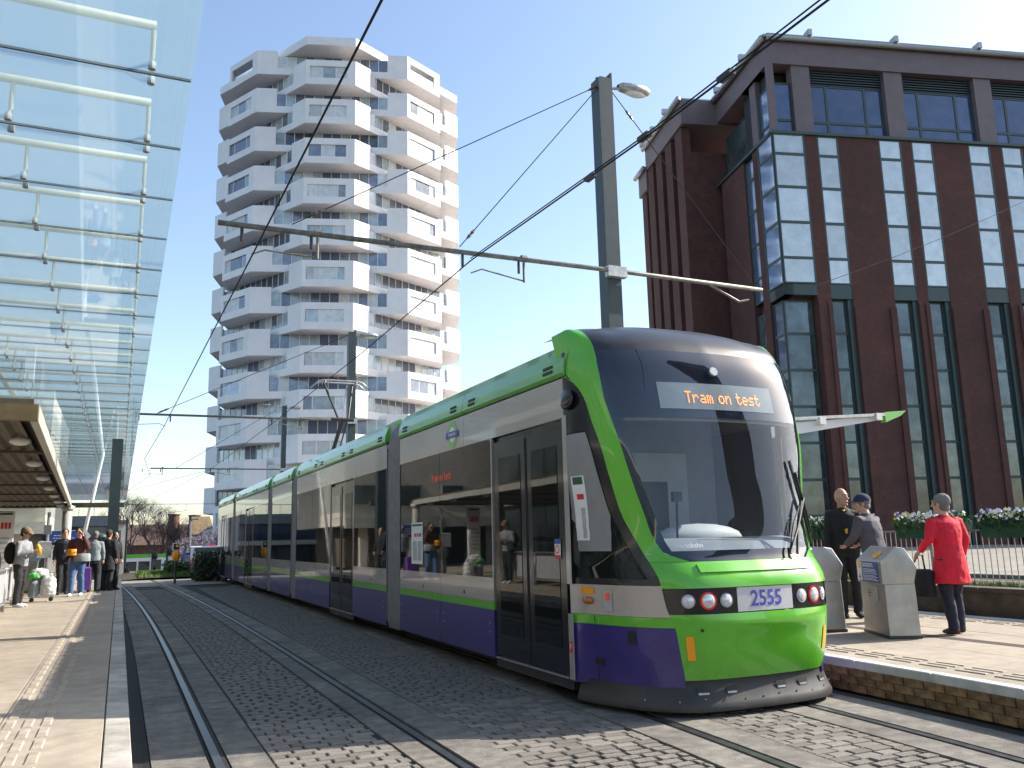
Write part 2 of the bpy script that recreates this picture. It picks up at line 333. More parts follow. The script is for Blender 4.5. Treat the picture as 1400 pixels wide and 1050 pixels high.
# ------------------------------------------------------------------ ground, tracks, platforms
# left track curves gently away to the left, the right one bends towards the camera's left close by
def lc(y): return -.0009*(y-12)**2 if y > 12 else 0.
def rc(y): return -.013*(8-y)**2 if y < 8 else 0.
def gz_(y):                                          # the street drops away past the crossing
    return 0. if y < 46 else -min(6.5, (y-46)*.042)
ys = [-60, -20, 0, 20, 40, 46, 55, 70, 90, 120, 160, 200, 400, 1500]
g = MB(); g.grid([[(x, y, gz_(y)-.012) for x in (-1500, -60, -10, 0, 10, 60, 1500)] for y in ys]); struct('ground', g, 'asphalt')
g = MB(); g.grid([[(x, y, gz_(y)-.004) for x in (-14, 0, 14, 22)] for y in (35.5, 40, 46, 55, 70)]); struct('crossing_road', g, 'paleroad')
YS = list(np.arange(1.0, 14, .5))+list(np.arange(14, 60, 1.5))
def strip(name, xa, xb, cv, z, mat_, y0=1.0, y1=60, **kw):
    g = MB(); yy = [y0]+[y for y in YS if y0 < y < y1]+[y1]
    g.grid([[(xa+cv(y), y, z+gz_(y)), (xb+cv(y), y, z+gz_(y))] for y in yy]); return struct(name, g, mat_, **kw)
strip('track_bed_base', .13, 6.36, lambda y: 0, -.004, 'joint', y0=1, y1=36)
def ribbon(name, xa, xb, cv, z0, z1, mat_, y0=1.0, y1=52):   # solid strip with real sides
    g = MB(); yy = [y0]+[y for y in YS if y0 < y < y1]+[y1]
    P = [[(xa+cv(y), y, z0+gz_(y)), (xa+cv(y), y, z1+gz_(y)), (xb+cv(y), y, z1+gz_(y)), (xb+cv(y), y, z0+gz_(y))] for y in yy]
    g.grid([[p for p in row] for row in P]); return struct(name, g, mat_)
for nm, xa, xb, cv in (('rail_concrete', .29, .66, lc), ('rail_concrete', .80, 1.07, lc), ('rail_concrete', 1.98, 2.175, lc), ('rail_concrete', 2.31, 2.62, lc),
                       ('rail_concrete', 3.86, 4.175, rc), ('rail_concrete', 4.31, 4.60, rc), ('rail_concrete', 5.38, 5.655, rc), ('rail_concrete', 5.79, 6.30, rc)):
    y1 = 37 if cv is lc else 34
    ribbon(nm, xa, xb, cv, -.01, .012, 'concrete', y1=y1)
for x, cv in ((.73, lc), (2.24, lc), (4.24, rc), (5.72, rc)):
    r = ribbon('rail', x-.035, x+.025, cv, -.02, .016, 'rail', y1=52 if cv is lc else 60)
    ribbon('rail_groove', x+.0255 if x in (.73, 4.24) else x-.062, x+.060 if x in (.73, 4.24) else x-.0355, cv, -.012, .004, 'groove', y1=52)
# setts
sbase = MB(); 
sett_base = {}
pieces = []
for k, (xa, xb, cv) in enumerate(((1.08, 1.97, lc), (2.63, 3.85, rc), (4.61, 5.37, rc))):
    y = 3.2; row = 0
    while y < 33:
        x = xa+(.0 if row % 2 else -.1); d = .108+random.uniform(-.006, .006)
        while x < xb-.03:
            w = .2+random.uniform(-.025, .025); a = max(x, xa); b = min(x+w, xb)
            if b-a > .045: pieces.append((k, a+.009+cv(y), b-.009+cv(y), y+.008, y+d-.008, .008+random.uniform(-.002, .003)))
            x += w
        y += d; row += 1
bed = [o for o in bpy.data.objects if o.name == 'track_bed_base'][0]
near = [p for p in pieces if (p[0] == 0 and 5.9 < p[3] < 9.0) or (p[0] == 1 and 5.6 < p[3] < 8.0) or (p[0] == 2 and 4.6 < p[3] < 6.2)]
near.sort(key=lambda p: p[3]); near = near[:300]; ns = set(id(p) for p in near)
sm = []
for i in range(6):
    g = MB(); j = [random.uniform(-.012, .012) for _ in range(6)]
    g.add([(-.5, -.5, -.03), (.5, -.5, -.03), (.5, .5, -.03), (-.5, .5, -.03), (-.5+abs(j[0]), -.5+abs(j[1]), -.004), (.5-abs(j[2]), -.5+abs(j[3]), -.004), (.5-abs(j[4]), .5-abs(j[5]), -.004), (-.5, .5-abs(j[0]), -.004),
           (-.45, -.42, 0), (.46, -.43, .001), (.45, .42, 0), (-.46, .43, .001)],
          [(0, 1, 5, 4), (1, 2, 6, 5), (2, 3, 7, 6), (3, 0, 4, 7), (4, 5, 9, 8), (5, 6, 10, 9), (6, 7, 11, 10), (7, 4, 8, 11), (8, 9, 10, 11)])
    sm.append(g.mesh('sett', 'sett'))
for p in near:
    k, a, b, y0, y1, z = p
    o = part('sett', random.choice(sm), bed, ((a+b)/2, (y0+y1)/2, z), random.uniform(-.03, .03)); o.scale = (b-a, y1-y0, 1)
g = MB()
for p in pieces:
    if id(p) in ns: continue
    k, a, b, y0, y1, z = p
    t = random.uniform(-.004, .004); s_ = .012
    g.add([(a, y0+t, -.03), (b, y0-t, -.03), (b, y1-t, -.03), (a, y1+t, -.03), (a+s_, y0+.006+t, z), (b-s_, y0+.006-t, z+random.uniform(-.002, .002)), (b-s_, y1-.006-t, z), (a+s_, y1-.006+t, z)],
          [(4, 5, 6, 7), (0, 1, 5, 4), (1, 2, 6, 5), (2, 3, 7, 6), (3, 0, 4, 7)])
o = g.build('sett', 'sett', bed); o['kind'] = 'stuff'

# left platform -------------------------------------------------
g = MB(); g.box(-14, .118, -3, 36, -.01, .27); lp = struct('platform', g, 'mortar')
g = MB(); g.box(-14, .12, 36.02, 37.6, -.01, .10); struct('platform_ramp', g, 'slab')
xs_ = (-.03, -.72, -2.1, -3.5, -4.9, -6.3, -7.7)
k = 0; y = -2.9
while y < 35.8:
    for i in range(len(xs_)-1):
        g = MB(); g.bev(xs_[i+1]+.004, xs_[i]-.004, y+.004, min(y+2.4, 35.9)-.004, .268, .30+random.uniform(-.0012, .0012), .004); g.build('paving_slab', 'slab', lp)
    y += 2.4
y = -2.9
while y < 35.8:
    g = MB(); g.bev(-.026, .135, y+.003, y+.9-.003, .19, .303+random.uniform(-.001, .001), .006); g.build('coping_stone', 'worn_edge', lp)
    y += .9
def tact(rows, y0, y1, z, cv=lambda y: 0):
    g = MB()
    for x in rows:
        y = y0
        while y < y1:
            g.bev(x-.034+cv(y), x+.034+cv(y), y, y+.30, z-.002, z+.0085, .008); y += .40
    return g
o = tact((-.65, -.53, -.41), -2, 35, .3016).build('tactile_bar', 'tactile', lp); o['kind'] = 'stuff'
# gutter slot beside the left platform
g = MB(); g.grid([[(.155, y, .006), (.20, y, -.003), (.235, y, -.003), (.28, y, .006)] for y in (1, 36)]); struct('gutter', g, 'groove')

M['paleplaza'] = mat('pale_paving', (.42, .40, .37), .85, var=.1, scale=3)  # pale tone of the reflector ground added round the tower
# right platform ------------------------------------------------
EX = lambda y: 6.53 + rc(y)*1.0 - (0 if y > 8 else .0)
yy = [y*.5 for y in range(2, 29)]+[16, 20, 26, 34]
g = MB(); P = [[(EX(y)+.03, y, -.01), (EX(y)+.03, y, .262), (11.05, y, .262)] for y in yy]; g.grid(P); rp = struct('platform', g, 'mortar')
def sheet(xa, xb, y0, y1, z0, z1, b=.004):
    fa = xa if callable(xa) else (lambda y: xa); fb = xb if callable(xb) else (lambda y: xb)
    g = MB(); p = [(fa(y0)+.003, y0+.003), (fb(y0)-.003, y0+.003), (fb(y1)-.003, y1-.003), (fa(y1)+.003, y1-.003)]
    q = [(fa(y0)+.003+b, y0+.003+b), (fb(y0)-.003-b, y0+.003+b), (fb(y1)-.003-b, y1-.003-b), (fa(y1)+.003+b, y1-.003-b)]
    g.add([(x, y, z0) for x, y in p]+[(x, y, z1-b) for x, y in p]+[(x, y, z1) for x, y in q],
          [(8, 9, 10, 11)]+[(i, (i+1) % 4, 4+(i+1) % 4, 4+i) for i in range(4)]+[(4+i, 4+(i+1) % 4, 8+(i+1) % 4, 8+i) for i in range(4)]); return g
y = 1.0
while y < 14:
    sheet(EX, lambda t: EX(t)+.13, y, y+.9, .225, .303+random.uniform(-.001, .001), .008).build('coping_stone', 'white_edge', rp)
    y += .9
for i, (xa, xb) in enumerate(((lambda t: EX(t)+.13, 7.9), (7.9, 9.4), (9.4, 10.82))):
    y = 1.0
    while y < 14:
        sheet(xa, xb, y, y+1.5, .25, .30+random.uniform(-.001, .001)).build('paving_slab', 'slab', rp); y += 1.5
sheet(10.82, 11.05, 1, 14, .25, .302, .006).build('edge_line', 'white_edge', rp)
o = tact((.36, .47, .58), 1.2, 13.5, .3016, EX).build('tactile_bar', 'tactile', rp); o['kind'] = 'stuff'
o = tact((10.35, 10.46, 10.57), 1.2, 13.5, .3016).build('tactile_bar', 'tactile', rp); o['kind'] = 'stuff'
g = MB(); g.box(8.55, 8.75, 1.2, 13.5, .2985, .3013); g.build('drain_strip', 'mortar', rp)
bmesh_ = []
for c in range(3):
    y = 1.3 + (.11 if c % 2 else 0)
    while y < 9.6:
        l_ = .213; x = EX(y+.1); sl = (EX(y+.2)-EX(y))/.2
        g = MB(); g.bev(-.107, .107, -.05, .05, -.034, .034, .002)
        g = MB(); j = random.uniform(-.004, .004)
        g.box(-.03, .04, -l_/2, l_/2, -.034, .034)
        o = g.build('brick', 'pbrick', rp); o.location = (x+.012+j, y+.107, .048+.072*c); o.rotation_euler = (random.uniform(-.01, .01), 0, -math.atan(sl))
        y += .225
# low wall, grass bank and road behind the right platform
wl = thing('low_wall', 'dark brown low retaining wall behind the right hand platform', 'wall', (11.3, 9, 0))
g = MB(); g.box(11.25, 11.5, .5, 32, -.01, .62); g.build('wall_face', 'wallbrown', wl)
g = MB(); y = .5
while y < 20: g.bev(11.22, 11.53, y+.004, y+.9-.004, .62, .68, .01); y += .9
g.build('capping', 'wallbrown', wl)
g = MB(); g.grid([[(11.45, y, .60), (12.5, y, .58), (14.6, y, .40), (15.2, y, .12)] for y in (-4, 4, 12, 20, 34)]); struct('bank', g, 'soil')
g = MB()
for _ in range(9000):
    x = random.uniform(11.5, 14.9); y = random.uniform(5, 24); z = .59 if x < 12.5 else .59-(x-12.5)*.09; h = random.uniform(.05, .14); a = random.uniform(0, 6.3); w = .012
    dx, dy = math.cos(a)*w, math.sin(a)*w
    g.add([(x-dx, y-dy, z), (x+dx, y+dy, z), (x+random.uniform(-.05, .05), y+random.uniform(-.05, .05), z+h)], [(0, 1, 2)])
o = g.build('grass', 'grass'); tag(o, 'rough green grass along the bank under the railing', 'grass'); o['kind'] = 'stuff'
g = MB(); g.grid([[(15.1, y, .02), (24, y, .02)] for y in (-20, 10, 60)]); struct('side_road', g, 'asphalt')
g = MB(); g.box(15.05, 15.25, -10, 50, 0, .13); g.box(23.4, 23.6, -10, 50, 0, .13); struct('kerb', g, 'concrete')
g = MB(); g.box(22.3, 22.4, -10, 50, .021, .025); struct('road_marking', g, 'yellow')
g = MB(); g.box(23.6, 60, -10, 60, 0, .12); struct('pavement', g, 'paleroad')

g = MB(); g.grid([[(x, y, gz_(y)-.006) for x in (14, 30, 60, 95)] for y in (78, 90, 120, 160, 185)]); struct('plaza', g, 'paleplaza')  # hidden pale ground, added to bounce light up onto the tower soffits
# ------------------------------------------------------------------ tower block
TC = Vector((30.9, 134.2)); TA = R(252)
tw = thing('tower_block', 'tall white octagonal tower of interlocking rotated storeys', 'tower block', (TC.x, TC.y, 0))
def toct(rot):
    vs = []
    for k in range(4):
        a = TA+rot+k*math.pi/2; n = Vector((math.cos(a), math.sin(a))); t = Vector((-n.y, n.x))
        vs.append((n, t))
    return vs
RS, HS = 19.5, 3.6                                   # distance and half length of the short faces
def P2(n, t, a, b): return TC+n*a+t*b
def wall(g, p, q, z0, z1, th, inw):                  # slab from p to q, thickness th towards inw
    p = Vector((p.x, p.y, 0)); q = Vector((q.x, q.y, 0)); i = Vector((inw.x, inw.y, 0))*th
    g.add([p+Vector((0, 0, z0)), q+Vector((0, 0, z0)), q+i+Vector((0, 0, z0)), p+i+Vector((0, 0, z0)), p+Vector((0, 0, z1)), q+Vector((0, 0, z1)), q+i+Vector((0, 0, z1)), p+i+Vector((0, 0, z1))],
          [(0, 3, 2, 1), (4, 5, 6, 7), (0, 1, 5, 4), (1, 2, 6, 5), (2, 3, 7, 6), (3, 0, 4, 7)])
g = MB(); r_ = 13.6
g.prism([(TC.x+r_*math.cos(TA+R(22.5)+k*math.pi/4), TC.y+r_*math.sin(TA+R(22.5)+k*math.pi/4), -7) for k in range(8)], (0, 0, 83)); g.build('core', 'white', tw)
SUN2 = Vector((1, 0)); zs = []
z = 71.2; rot = math.pi/4
while z > -7: zs.append((z, rot)); z -= 3.1; rot = 0 if rot else math.pi/4
for z, rot in zs:
    fr = toct(rot); g = MB(); first = z > 71
    ring = []
    for n, t in fr: ring += [P2(n, t, RS, -HS), P2(n, t, RS, HS)]
    m = 8
    # slab with soffit
    g.mi = 1; g.add([(TC.x+(p.x-TC.x)*.985, TC.y+(p.y-TC.y)*.985, z-.12) for p in ring]+[(TC.x, TC.y, z-.12)], [((i+1) % m, i, m) for i in range(m)])
    g.mi = 0; g.add([(p.x, p.y, z+.1) for p in ring]+[(TC.x, TC.y, z+.1)], [(i, (i+1) % m, m) for i in range(m)])
    # spandrel all round
    sp = .90
    for i in range(m):
        p, q = ring[i], ring[(i+1) % m]; pi, qi = TC+(p-TC)*.984, TC+(q-TC)*.984
        g.add([(v.x, v.y, zz_) for zz_ in (z-.15, z+sp) for v in (p, q, qi, pi)], [(0, 3, 2, 1), (4, 5, 6, 7), (0, 1, 5, 4), (2, 3, 7, 6)])
    # corner boxes
    for n, t in fr:
        a, b = P2(n, t, RS, -HS), P2(n, t, RS, HS)
        wall(g, a, b, z+2.76, z+3.72, .28, -n)
        wall(g, a, P2(n, t, RS, -HS+.55), z+sp, z+2.76, .28, -n); wall(g, P2(n, t, RS, HS-1.25), b, z+sp, z+2.76, .28, -n)
        for s in (-1, 1):
            d = (t*-s - n); d = Vector((-n.x+s*t.x, -n.y+s*t.y)).normalized()    # along the long side away from the corner
            c = a if s < 0 else b; inw = (Vector((-n.x-s*t.x, -n.y-s*t.y))).normalized()
            wall(g, c, c+d*3.0, z+sp, z+3.72, .28, inw)
            wall(g, c+d*3.0, c+d*3.0+inw*3.0, z+2.9, z+3.72, .28, -d) if False else None
        g.mi = 0
        c1 = P2(n, t, RS, -HS); c2 = P2(n, t, RS, HS); d1 = Vector((-n.x-t.x, -n.y-t.y)).normalized(); d2 = Vector((-n.x+t.x, -n.y+t.y)).normalized()
        e1 = c1+d1*3.0; e2 = c2+d2*3.0
        g.add([(c1.x, c1.y, z+3.5), (c2.x, c2.y, z+3.5), (e2.x, e2.y, z+3.5), (e1.x, e1.y, z+3.5)], [(0, 1, 2, 3)])
    st = g.build('storey', ['white', 'soffit'], tw)
    # windows
    for fi, (n, t) in enumerate(fr):
        vis = n.dot(Vector((-.225, -.974))) > -.25
        if vis and not first:
            xs = [-HS+.55, -HS+1.75, HS-2.35, HS-1.25] if random.random() < .6 else [-HS+.55, -HS+2.4, HS-2.9, HS-1.25]
            for j in range(3):
                w = MB(); wall(w, P2(n, t, RS-.2, xs[j]+.05), P2(n, t, RS-.2, xs[j+1]-.05), z+sp, z+2.76, .05, -n)
                w.mi = 1; wall(w, P2(n, t, RS-.17, xs[j+1]-.05), P2(n, t, RS-.17, xs[j+1]+.05), z+sp, z+2.76, .07, -n)
                w.build('window', [random.choice(['tw_dark', 'tw_pale', 'tw_pale', 'tw_mid']), 'white'], st)
    w = MB()
    for n, t in fr:
        c = P2(n, t, RS, HS); d = Vector((-n.x+t.x, -n.y+t.y)).normalized(); inw = Vector((-n.x-t.x, -n.y-t.y)).normalized()
        L = math.sqrt(2)*(RS-HS); s0 = 3.0; nn = 12; st_ = (L-2*s0)/nn
        dk = random.choice([2, 3, 8, 9]); dark2 = 11-dk
        for j in range(nn):
            a = c+d*(s0+j*st_)+inw*.3; b = a+d*(st_-.09)
            w.mi = 3 if j in (5, 6) and True else random.choice([0, 0, 1, 1, 2])
            if j in (4, 7): w.mi = 3 if (z*10) % 2 > 1 else w.mi
            wall(w, a, b, z+sp, z+2.97, .05, inw)
            w.mi = 4; wall(w, b-inw*.06, b+d*.09-inw*.06, z+sp, z+2.97, .12, inw)
    o = w.build('window_ribbon', ['tw_dark', 'tw_mid', 'tw_pale', 'navy', 'white'], st); o['kind'] = 'stuff'
# roof parapet
g = MB(); ring = []
for n, t in toct(0): ring += [P2(n, t, RS, -HS), P2(n, t, RS, HS)]
for i in range(8):
    p, q = ring[i], ring[(i+1) % 8]; pi, qi = TC+(p-TC)*.984, TC+(q-TC)*.984
    g.add([(v.x, v.y, zz_) for zz_ in (74.3, 75.6) for v in (p, q, qi, pi)], [(0, 3, 2, 1), (4, 5, 6, 7), (0, 1, 5, 4), (2, 3, 7, 6)])
g.mi = 1; g.add([(TC.x+(p.x-TC.x)*.985, TC.y+(p.y-TC.y)*.985, 74.33) for p in ring]+[(TC.x, TC.y, 74.33)], [((i+1) % 8, i, 8) for i in range(8)])
g.build('roof_parapet', ['white', 'soffit'], tw)

# ------------------------------------------------------------------ brown brick office block
BS = 1.8                                             # one facade unit in metres
BC = Vector((25.4, 27.0))*BS; BD = Vector((.9644, -.2644)); BN = Vector((-.2644, -.9644)); BE = -BN; BM = -BD
BZ = lambda z: 1.55+BS*(z-1.55)
ob = thing('office_block', 'dark brown brick office block with glass strips and grey top storey', 'office block', (BC.x, BC.y, 0))
def fb(g, u0, u1, w0, w1, z0, z1, ax=None):           # front: u along facade, w outwards
    d, n = (BD, BN) if ax is None else ax
    u0, u1, w0, w1 = u0*BS, u1*BS, w0*BS, w1*BS; z0, z1 = BZ(z0), BZ(z1)
    p = [BC+d*u0+n*w0, BC+d*u1+n*w0, BC+d*u1+n*w1, BC+d*u0+n*w1]
    g.add([(q.x, q.y, z0) for q in p]+[(q.x, q.y, z1) for q in p], [(0, 3, 2, 1), (4, 5, 6, 7), (0, 1, 5, 4), (1, 2, 6, 5), (2, 3, 7, 6), (3, 0, 4, 7)])
LF = (BE, BM)
SI = 18.9; ZG = [12.0, 13.15, 14.77, 16.4, 17.95, SI]; ZL = [1.2, 2.1, 3.6, 5.15, 6.7, 8.28, 9.88, 11.35]
UL = 46
# strips on the front facade
strips = [(2.13, 3.14), (5.13, 6.24), (6.76, 7.83)]
u = 9.64
while u < 44: strips += [(u, u+1.12), (u+1.72, u+2.8)]; u += 4.52
g = MB()
prev = 1.49
cuts = []
for a, b in strips: cuts.append((prev, a)); prev = b
cuts.append((prev, UL))
for a, b in cuts:
    fb(g, a, b, -1.2, 0, 0, SI)
    if b-a < .8:                                     # thin piers: battered foot with a groove
        for s0, s1 in ((a+.003, a+.2), (b-.2, b-.003)):
            q = lambda u_, w_, z_: (*(BC+BD*u_*BS+BN*w_*BS), BZ(z_))
            g.add([q(s0, .003, 11.3), q(s1, .003, 11.3), q(s1, .05, 11.1), q(s0, .05, 11.1), q(s0, .05, 0), q(s1, .05, 0), q(s0, -.1, 11.3), q(s1, -.1, 11.3), q(s0, -.1, 0), q(s1, -.1, 0)],
                  [(0, 1, 2, 3), (3, 2, 5, 4), (0, 3, 4, 8, 6), (1, 7, 9, 5, 2), (0, 6, 7, 1)])
    else:
        for s0, s1, sg in ((a, a+.3, 1), (b-.3, b, -1)):
            fb(g, s0+.003, s1-.003, .003, .07, 0, 11.0)
fb(g, .35, UL, -10, -1.21, 0, SI-.01)                 # bulk
fb(g, 6.2, 13.1, 1.28-9, 1.28, 0, 20.9, LF) ; fb(g, .5, 6.2, -9, -.5, 0, SI-.01, LF)
# left facade piers
fb(g, 1.45, 2.05, -.49, -.002, 0, SI-.02, LF); fb(g, 3.0, 5.6, -.49, -.002, 0, SI-.02, LF)
for t in (6.2, 7.75, 9.3, 10.75): fb(g, t, t+.95, 1.283, 1.75, 0, 22.2, LF)
fb(g, 12.2, 13.0, 1.283, 1.7, 0, 21.1, LF)
g.build('brick_wall', 'brown', ob, fix=True)
g = MB()                                             # sill course and frames
fb(g, -.08, UL, -.3, .09, SI, SI+.13); fb(g, .05, 6.1, -.3, .09, SI, SI+.13, LF)
g.build('sill_course', 'frame', ob)
def pane(a, b, z0, z1, w, m_, ax=None, bar=.06):
    g = MB(); fb(g, a+bar, b-bar, w-.05, w, z0+bar, z1-bar, ax); g.mi = 1
    for q in ((a, b, z0, z0+bar), (a, b, z1-bar, z1), (a, a+bar, z0+bar, z1-bar), (b-bar, b, z0+bar, z1-bar)): fb(g, q[0], q[1], w-.08, w+.03, q[2], q[3], ax)
    g.build('window', [m_, 'frame'], ob)
for a, b in strips:
    if a > 30:
        continue
    for i in range(5): pane(a, b, ZG[i], ZG[i+1], -.03, 'pale_glass')
    for i in range(7): pane(a+.03, b-.22, ZL[i], ZL[i+1], -.28, 'dark_glass')
g = MB()
for a, b in strips:
    fb(g, a, b, -1.15, -.8, 0, SI-.05); fb(g, a, b, -.6, -.02, 11.36, 11.99); fb(g, b-.215, b, -.6, -.1, 0, 11.35)
g.build('window_reveal', 'frame', ob)
for i in range(5):
    pane(0, 1.49, ZG[i], ZG[i+1], .02, 'pale_glass'); pane(.0, 1.42, ZG[i], ZG[i+1], .02, 'blue_glass', LF); 
    pane(2.05, 3.0, ZG[i]-.2, ZG[i+1]-.2, -.1, 'blue_glass', LF)
g = MB(); fb(g, 0, 1.49, -.9, .0, 11.5, 11.99); fb(g, .0, 1.42, -.4, -.0, 11.5, 11.99, LF); g.build('soffit', 'frame', ob)
for i in range(7):
    pane(.12, 1.45, ZL[i], ZL[i+1], -.45, 'dark_glass'); pane(.47, 1.4, ZL[i], ZL[i+1], -.12, 'navy_glass', LF)
    if i > 1: pane(2.05, 3.0, ZL[i]-.1, ZL[i+1]-.1, -.15, 'dark_glass', LF)
# recess between the two parts of the left side, and its glass
for i in range(10): pane(5.62, 6.18, 1.5+i*1.75, 1.5+(i+1)*1.75, -.3, 'navy_glass', LF)
for t in (7.15, 8.70, 10.25, 11.70):
    for i in range(11): pane(t+.03, t+.57, 1.5+i*1.72, 1.5+(i+1)*1.72, 1.33, 'dark_glass', LF)
# top storey
g = MB()
cols = [(1.29, 2.18), (5.88, 6.81)]
u = 10.52
while u < 44: cols.append((u, u+.9)); u += 4.52
for a, b in cols: fb(g, a, b, -.7, -.2, SI+.13, 22.4)
fb(g, 1.75, 2.35, -1.3, -.25, SI+.13, 22.4, LF)
fb(g, .12, UL, -3, -.12, 22.4, 23.66); fb(g, .9, 6.1, -3, -.121, 22.4, 23.66, LF)
fb(g, .12, .38, -.4, -.12, SI+.13, 22.4)
p = lambda: None
fb(g, 5.9, 11.75, -3, 1.82, 22.3, 23.66, LF); fb(g, 11.75, 13.2, -3, 1.82, 21.2, 22.6, LF)
g.build('cladding', 'purple', ob, fix=True)
g = MB(); fb(g, .5, UL, -3.5, -1.0, SI+.13, 22.4); fb(g, 1.3, 6.1, -3.4, -1.9, SI+.13, 22.4, LF); g.build('inner_wall', 'black', ob)
prev = 2.18
for i, (a, b) in enumerate(cols[1:8]):
    x0 = cols[i][1]; W_ = a-x0
    for f0, f1 in ((0, .23), (.23, .75), (.75, 1)):
        pane(x0+W_*f0, x0+W_*f1, SI+.15, 19.78, -.46, 'navy_glass'); pane(x0+W_*f0, x0+W_*f1, 19.78, 21.6, -.46, 'navy_glass')
    for k in range(6):
        g = MB(); fb(g, x0, a, -.62, -.42, 21.62+k*.125, 21.67+k*.125); g.build('louvre_slat', 'post', ob)
pane(.4, 1.29, SI+.15, 19.78, -.4, 'navy_glass'); pane(.4, 1.29, 19.78, 21.6, -.4, 'navy_glass'); pane(.4, 1.75, SI+.15, 19.78, -.4, 'blue_glass', LF); pane(.4, 1.75, 19.78, 21.6, -.4, 'blue_glass', LF)
for j in range(3): pane(2.4+j*1.2, 3.6+j*1.2, SI+.2, 21.6, -.6, 'dark_glass', LF)
g = MB()                                             # gutter pipe, flashing and brackets
def fp(u, w, z, ax=None):
    d, n = (BD, BN) if ax is None else ax
    q = BC+d*u*BS+n*w*BS; return (q.x, q.y, BZ(z))
g.tube([fp(.1, .05, 23.62), fp(UL, .05, 23.62)], .26, 8); g.tube([fp(.1, .05, 23.62, LF), fp(5.9, .05, 23.62, LF)], .26, 8)
g.tube([fp(5.8, 1.95, 23.62, LF), fp(11.75, 1.95, 23.62, LF)], .26, 8); g.tube([fp(11.75, 1.95, 22.5, LF), fp(13.4, 1.95, 22.5, LF)], .24, 8)
g.build('gutter', 'steel', ob, smooth=True)
u = 2
while u < 44:
    g = MB(); fb(g, u, u+.18, -.1, .35, 23.66, 23.95); g.build('roof_bracket', 'steel', ob); u += 4.3
for t in (2, 5, 7.5, 9.5, 11.4):
    g = MB(); w = 1.8 if t > 5.9 else -.12; fb(g, t, t+.18, w, w+.4, 23.66, 23.95, LF); g.build('roof_bracket', 'steel', ob)
g = MB(); fb(g, .0, UL, -6, -.05, 23.66, 23.80); fb(g, 6.05, 11.75, -5, 1.87, 23.665, 23.81, LF); g.build('roof_edge', 'steel', ob)
# ------------------------------------------------------------------ glass canopy over the left platform
CZ = 5.6
ca = thing('glass_canopy', 'long flat glass canopy hung over the left platform edge', 'canopy', (-2, 40, CZ))
Y0 = 7.46-1.45*2; PY = 1.452; NP = 55
g = MB(); g.box(-.5, .5, -.5, .5, -.5, .5); pm = None
XL, XRr = -4.9, .37
me = MB().box(XL+2, XRr+2, .012, PY-.012, -.012, .012).mesh('glass_panel', 'canopy')
for k in range(NP): part('glass_panel', me, ca, (0, Y0+k*PY-40, 0))
jm = MB().box(XL+2, XRr+2-.01, -.011, .011, -.010, .010).mesh('joint_seal', 'black')
for k in range(1, NP): part('joint_seal', jm, ca, (0, Y0+k*PY-40, 0))
tb = MB()
tb.tube([(XL+2, 0, .46), (.06+2, 0, .46)], .043, 10); tm = tb.mesh('support_tube', 'cream', True)
fm = MB(); fm.mi = 0; fm.tube([(0, 0, .46), (0, 0, .14)], .022, 8); fm.mi = 1
for s in (-1, 1):
    fm.tube([(0, 0, .15), (0, s*.13, .03)], .014, 6); fm.tube([(0, s*.13, -.03), (0, s*.13, .04)], .032, 8)
fmm = fm.mesh('spider_clamp', ['cream', 'steel'])
for k in range(1, NP):
    part('support_tube', tm, ca, (0, Y0+k*PY-40, 0)); [part('spider_clamp', fmm, ca, (x+2, Y0+k*PY-40, 0)) for x in (.04, -1.18, -2.40, -3.62)]
g = MB()
for s in (-4.4, -3.2): g.tube([(s, Y0, CZ+.62), (s, Y0+NP*PY, CZ+.62)], .09, 8)
g.build('main_beam', 'cream', ca, smooth=True)
# ------------------------------------------------------------------ low corrugated shelter roof
sh = thing('shelter_roof', 'low shelter with dark corrugated underside and ochre edge beam', 'shelter', (-1.37, 28.3, .3))
ye, yf = 8.9, 28.4
ex = lambda y: -.79-(y-8.9)*.0308
g = MB(); n = 70; P0 = []; P1 = []
for i in range(n):
    x = -.12-i*.08; z = 2.735+(.035 if (i//1) % 2 else 0)
    for d in (0, .028): P0.append((ex(ye)+x-d, ye, z)); P1.append((ex(yf)+x-d, yf, z))
g.grid([P0, P1]); g.build('corrugated_sheet', 'tan', sh)
g = MB(); g.prism([(ex(ye)-6, ye, 2.86), (ex(ye), ye, 2.86), (ex(yf), yf, 2.86), (ex(yf)-6, yf, 2.86)], (0, 0, .05)); g.build('roof_deck', 'tan', sh)
g = MB(); g.prism([(ex(ye)-.02, ye, 2.70), (ex(ye)+.05, ye, 2.70), (ex(yf)+.05, yf, 2.70), (ex(yf)-.02, yf, 2.70)], (0, 0, .155)); g.build('gutter_edge', 'cream', sh)
g = MB(); g.box(ex(ye)-6, ex(ye)+.05, ye-.12, ye-.003, 2.70, 2.845); g.build('end_beam', 'tanbeam', sh)
g = MB(); g.box(-7.5, .08, yf+.003, yf+.2, 2.70, 2.84); g.build('end_beam', 'tan', sh)
for y in (12, 15.2, 18.4, 21.6, 24.8): g = MB(); g.box(ex(y)-6, ex(y)-.03, y-.04, y+.04, 2.70, 2.733); g.build('purlin', 'tan', sh)
for y in (10.6, 13.4, 16.2, 19, 21.8, 24.6, 27): g = MB(); g.ball((ex(y)-.20, y, 2.70), (.11, .06, .05), 10, 6); g.build('lamp', 'lampwhite', sh, smooth=True)
g = MB(); g.tube([(-1.42, 28.1, .28), (-1.42, 28.1, 2.75)], .13, 16); g.tube([(-1.42, 28.1, 2.58), (-1.42, 28.1, 2.73)], [.13, .2], 16); g.build('column', 'cream', sh, smooth=True)
g = MB(); g.tube([(-4.6, 28.1, .28), (-4.6, 28.1, 2.75)], .13, 16); g.build('column', 'cream', sh, smooth=True)
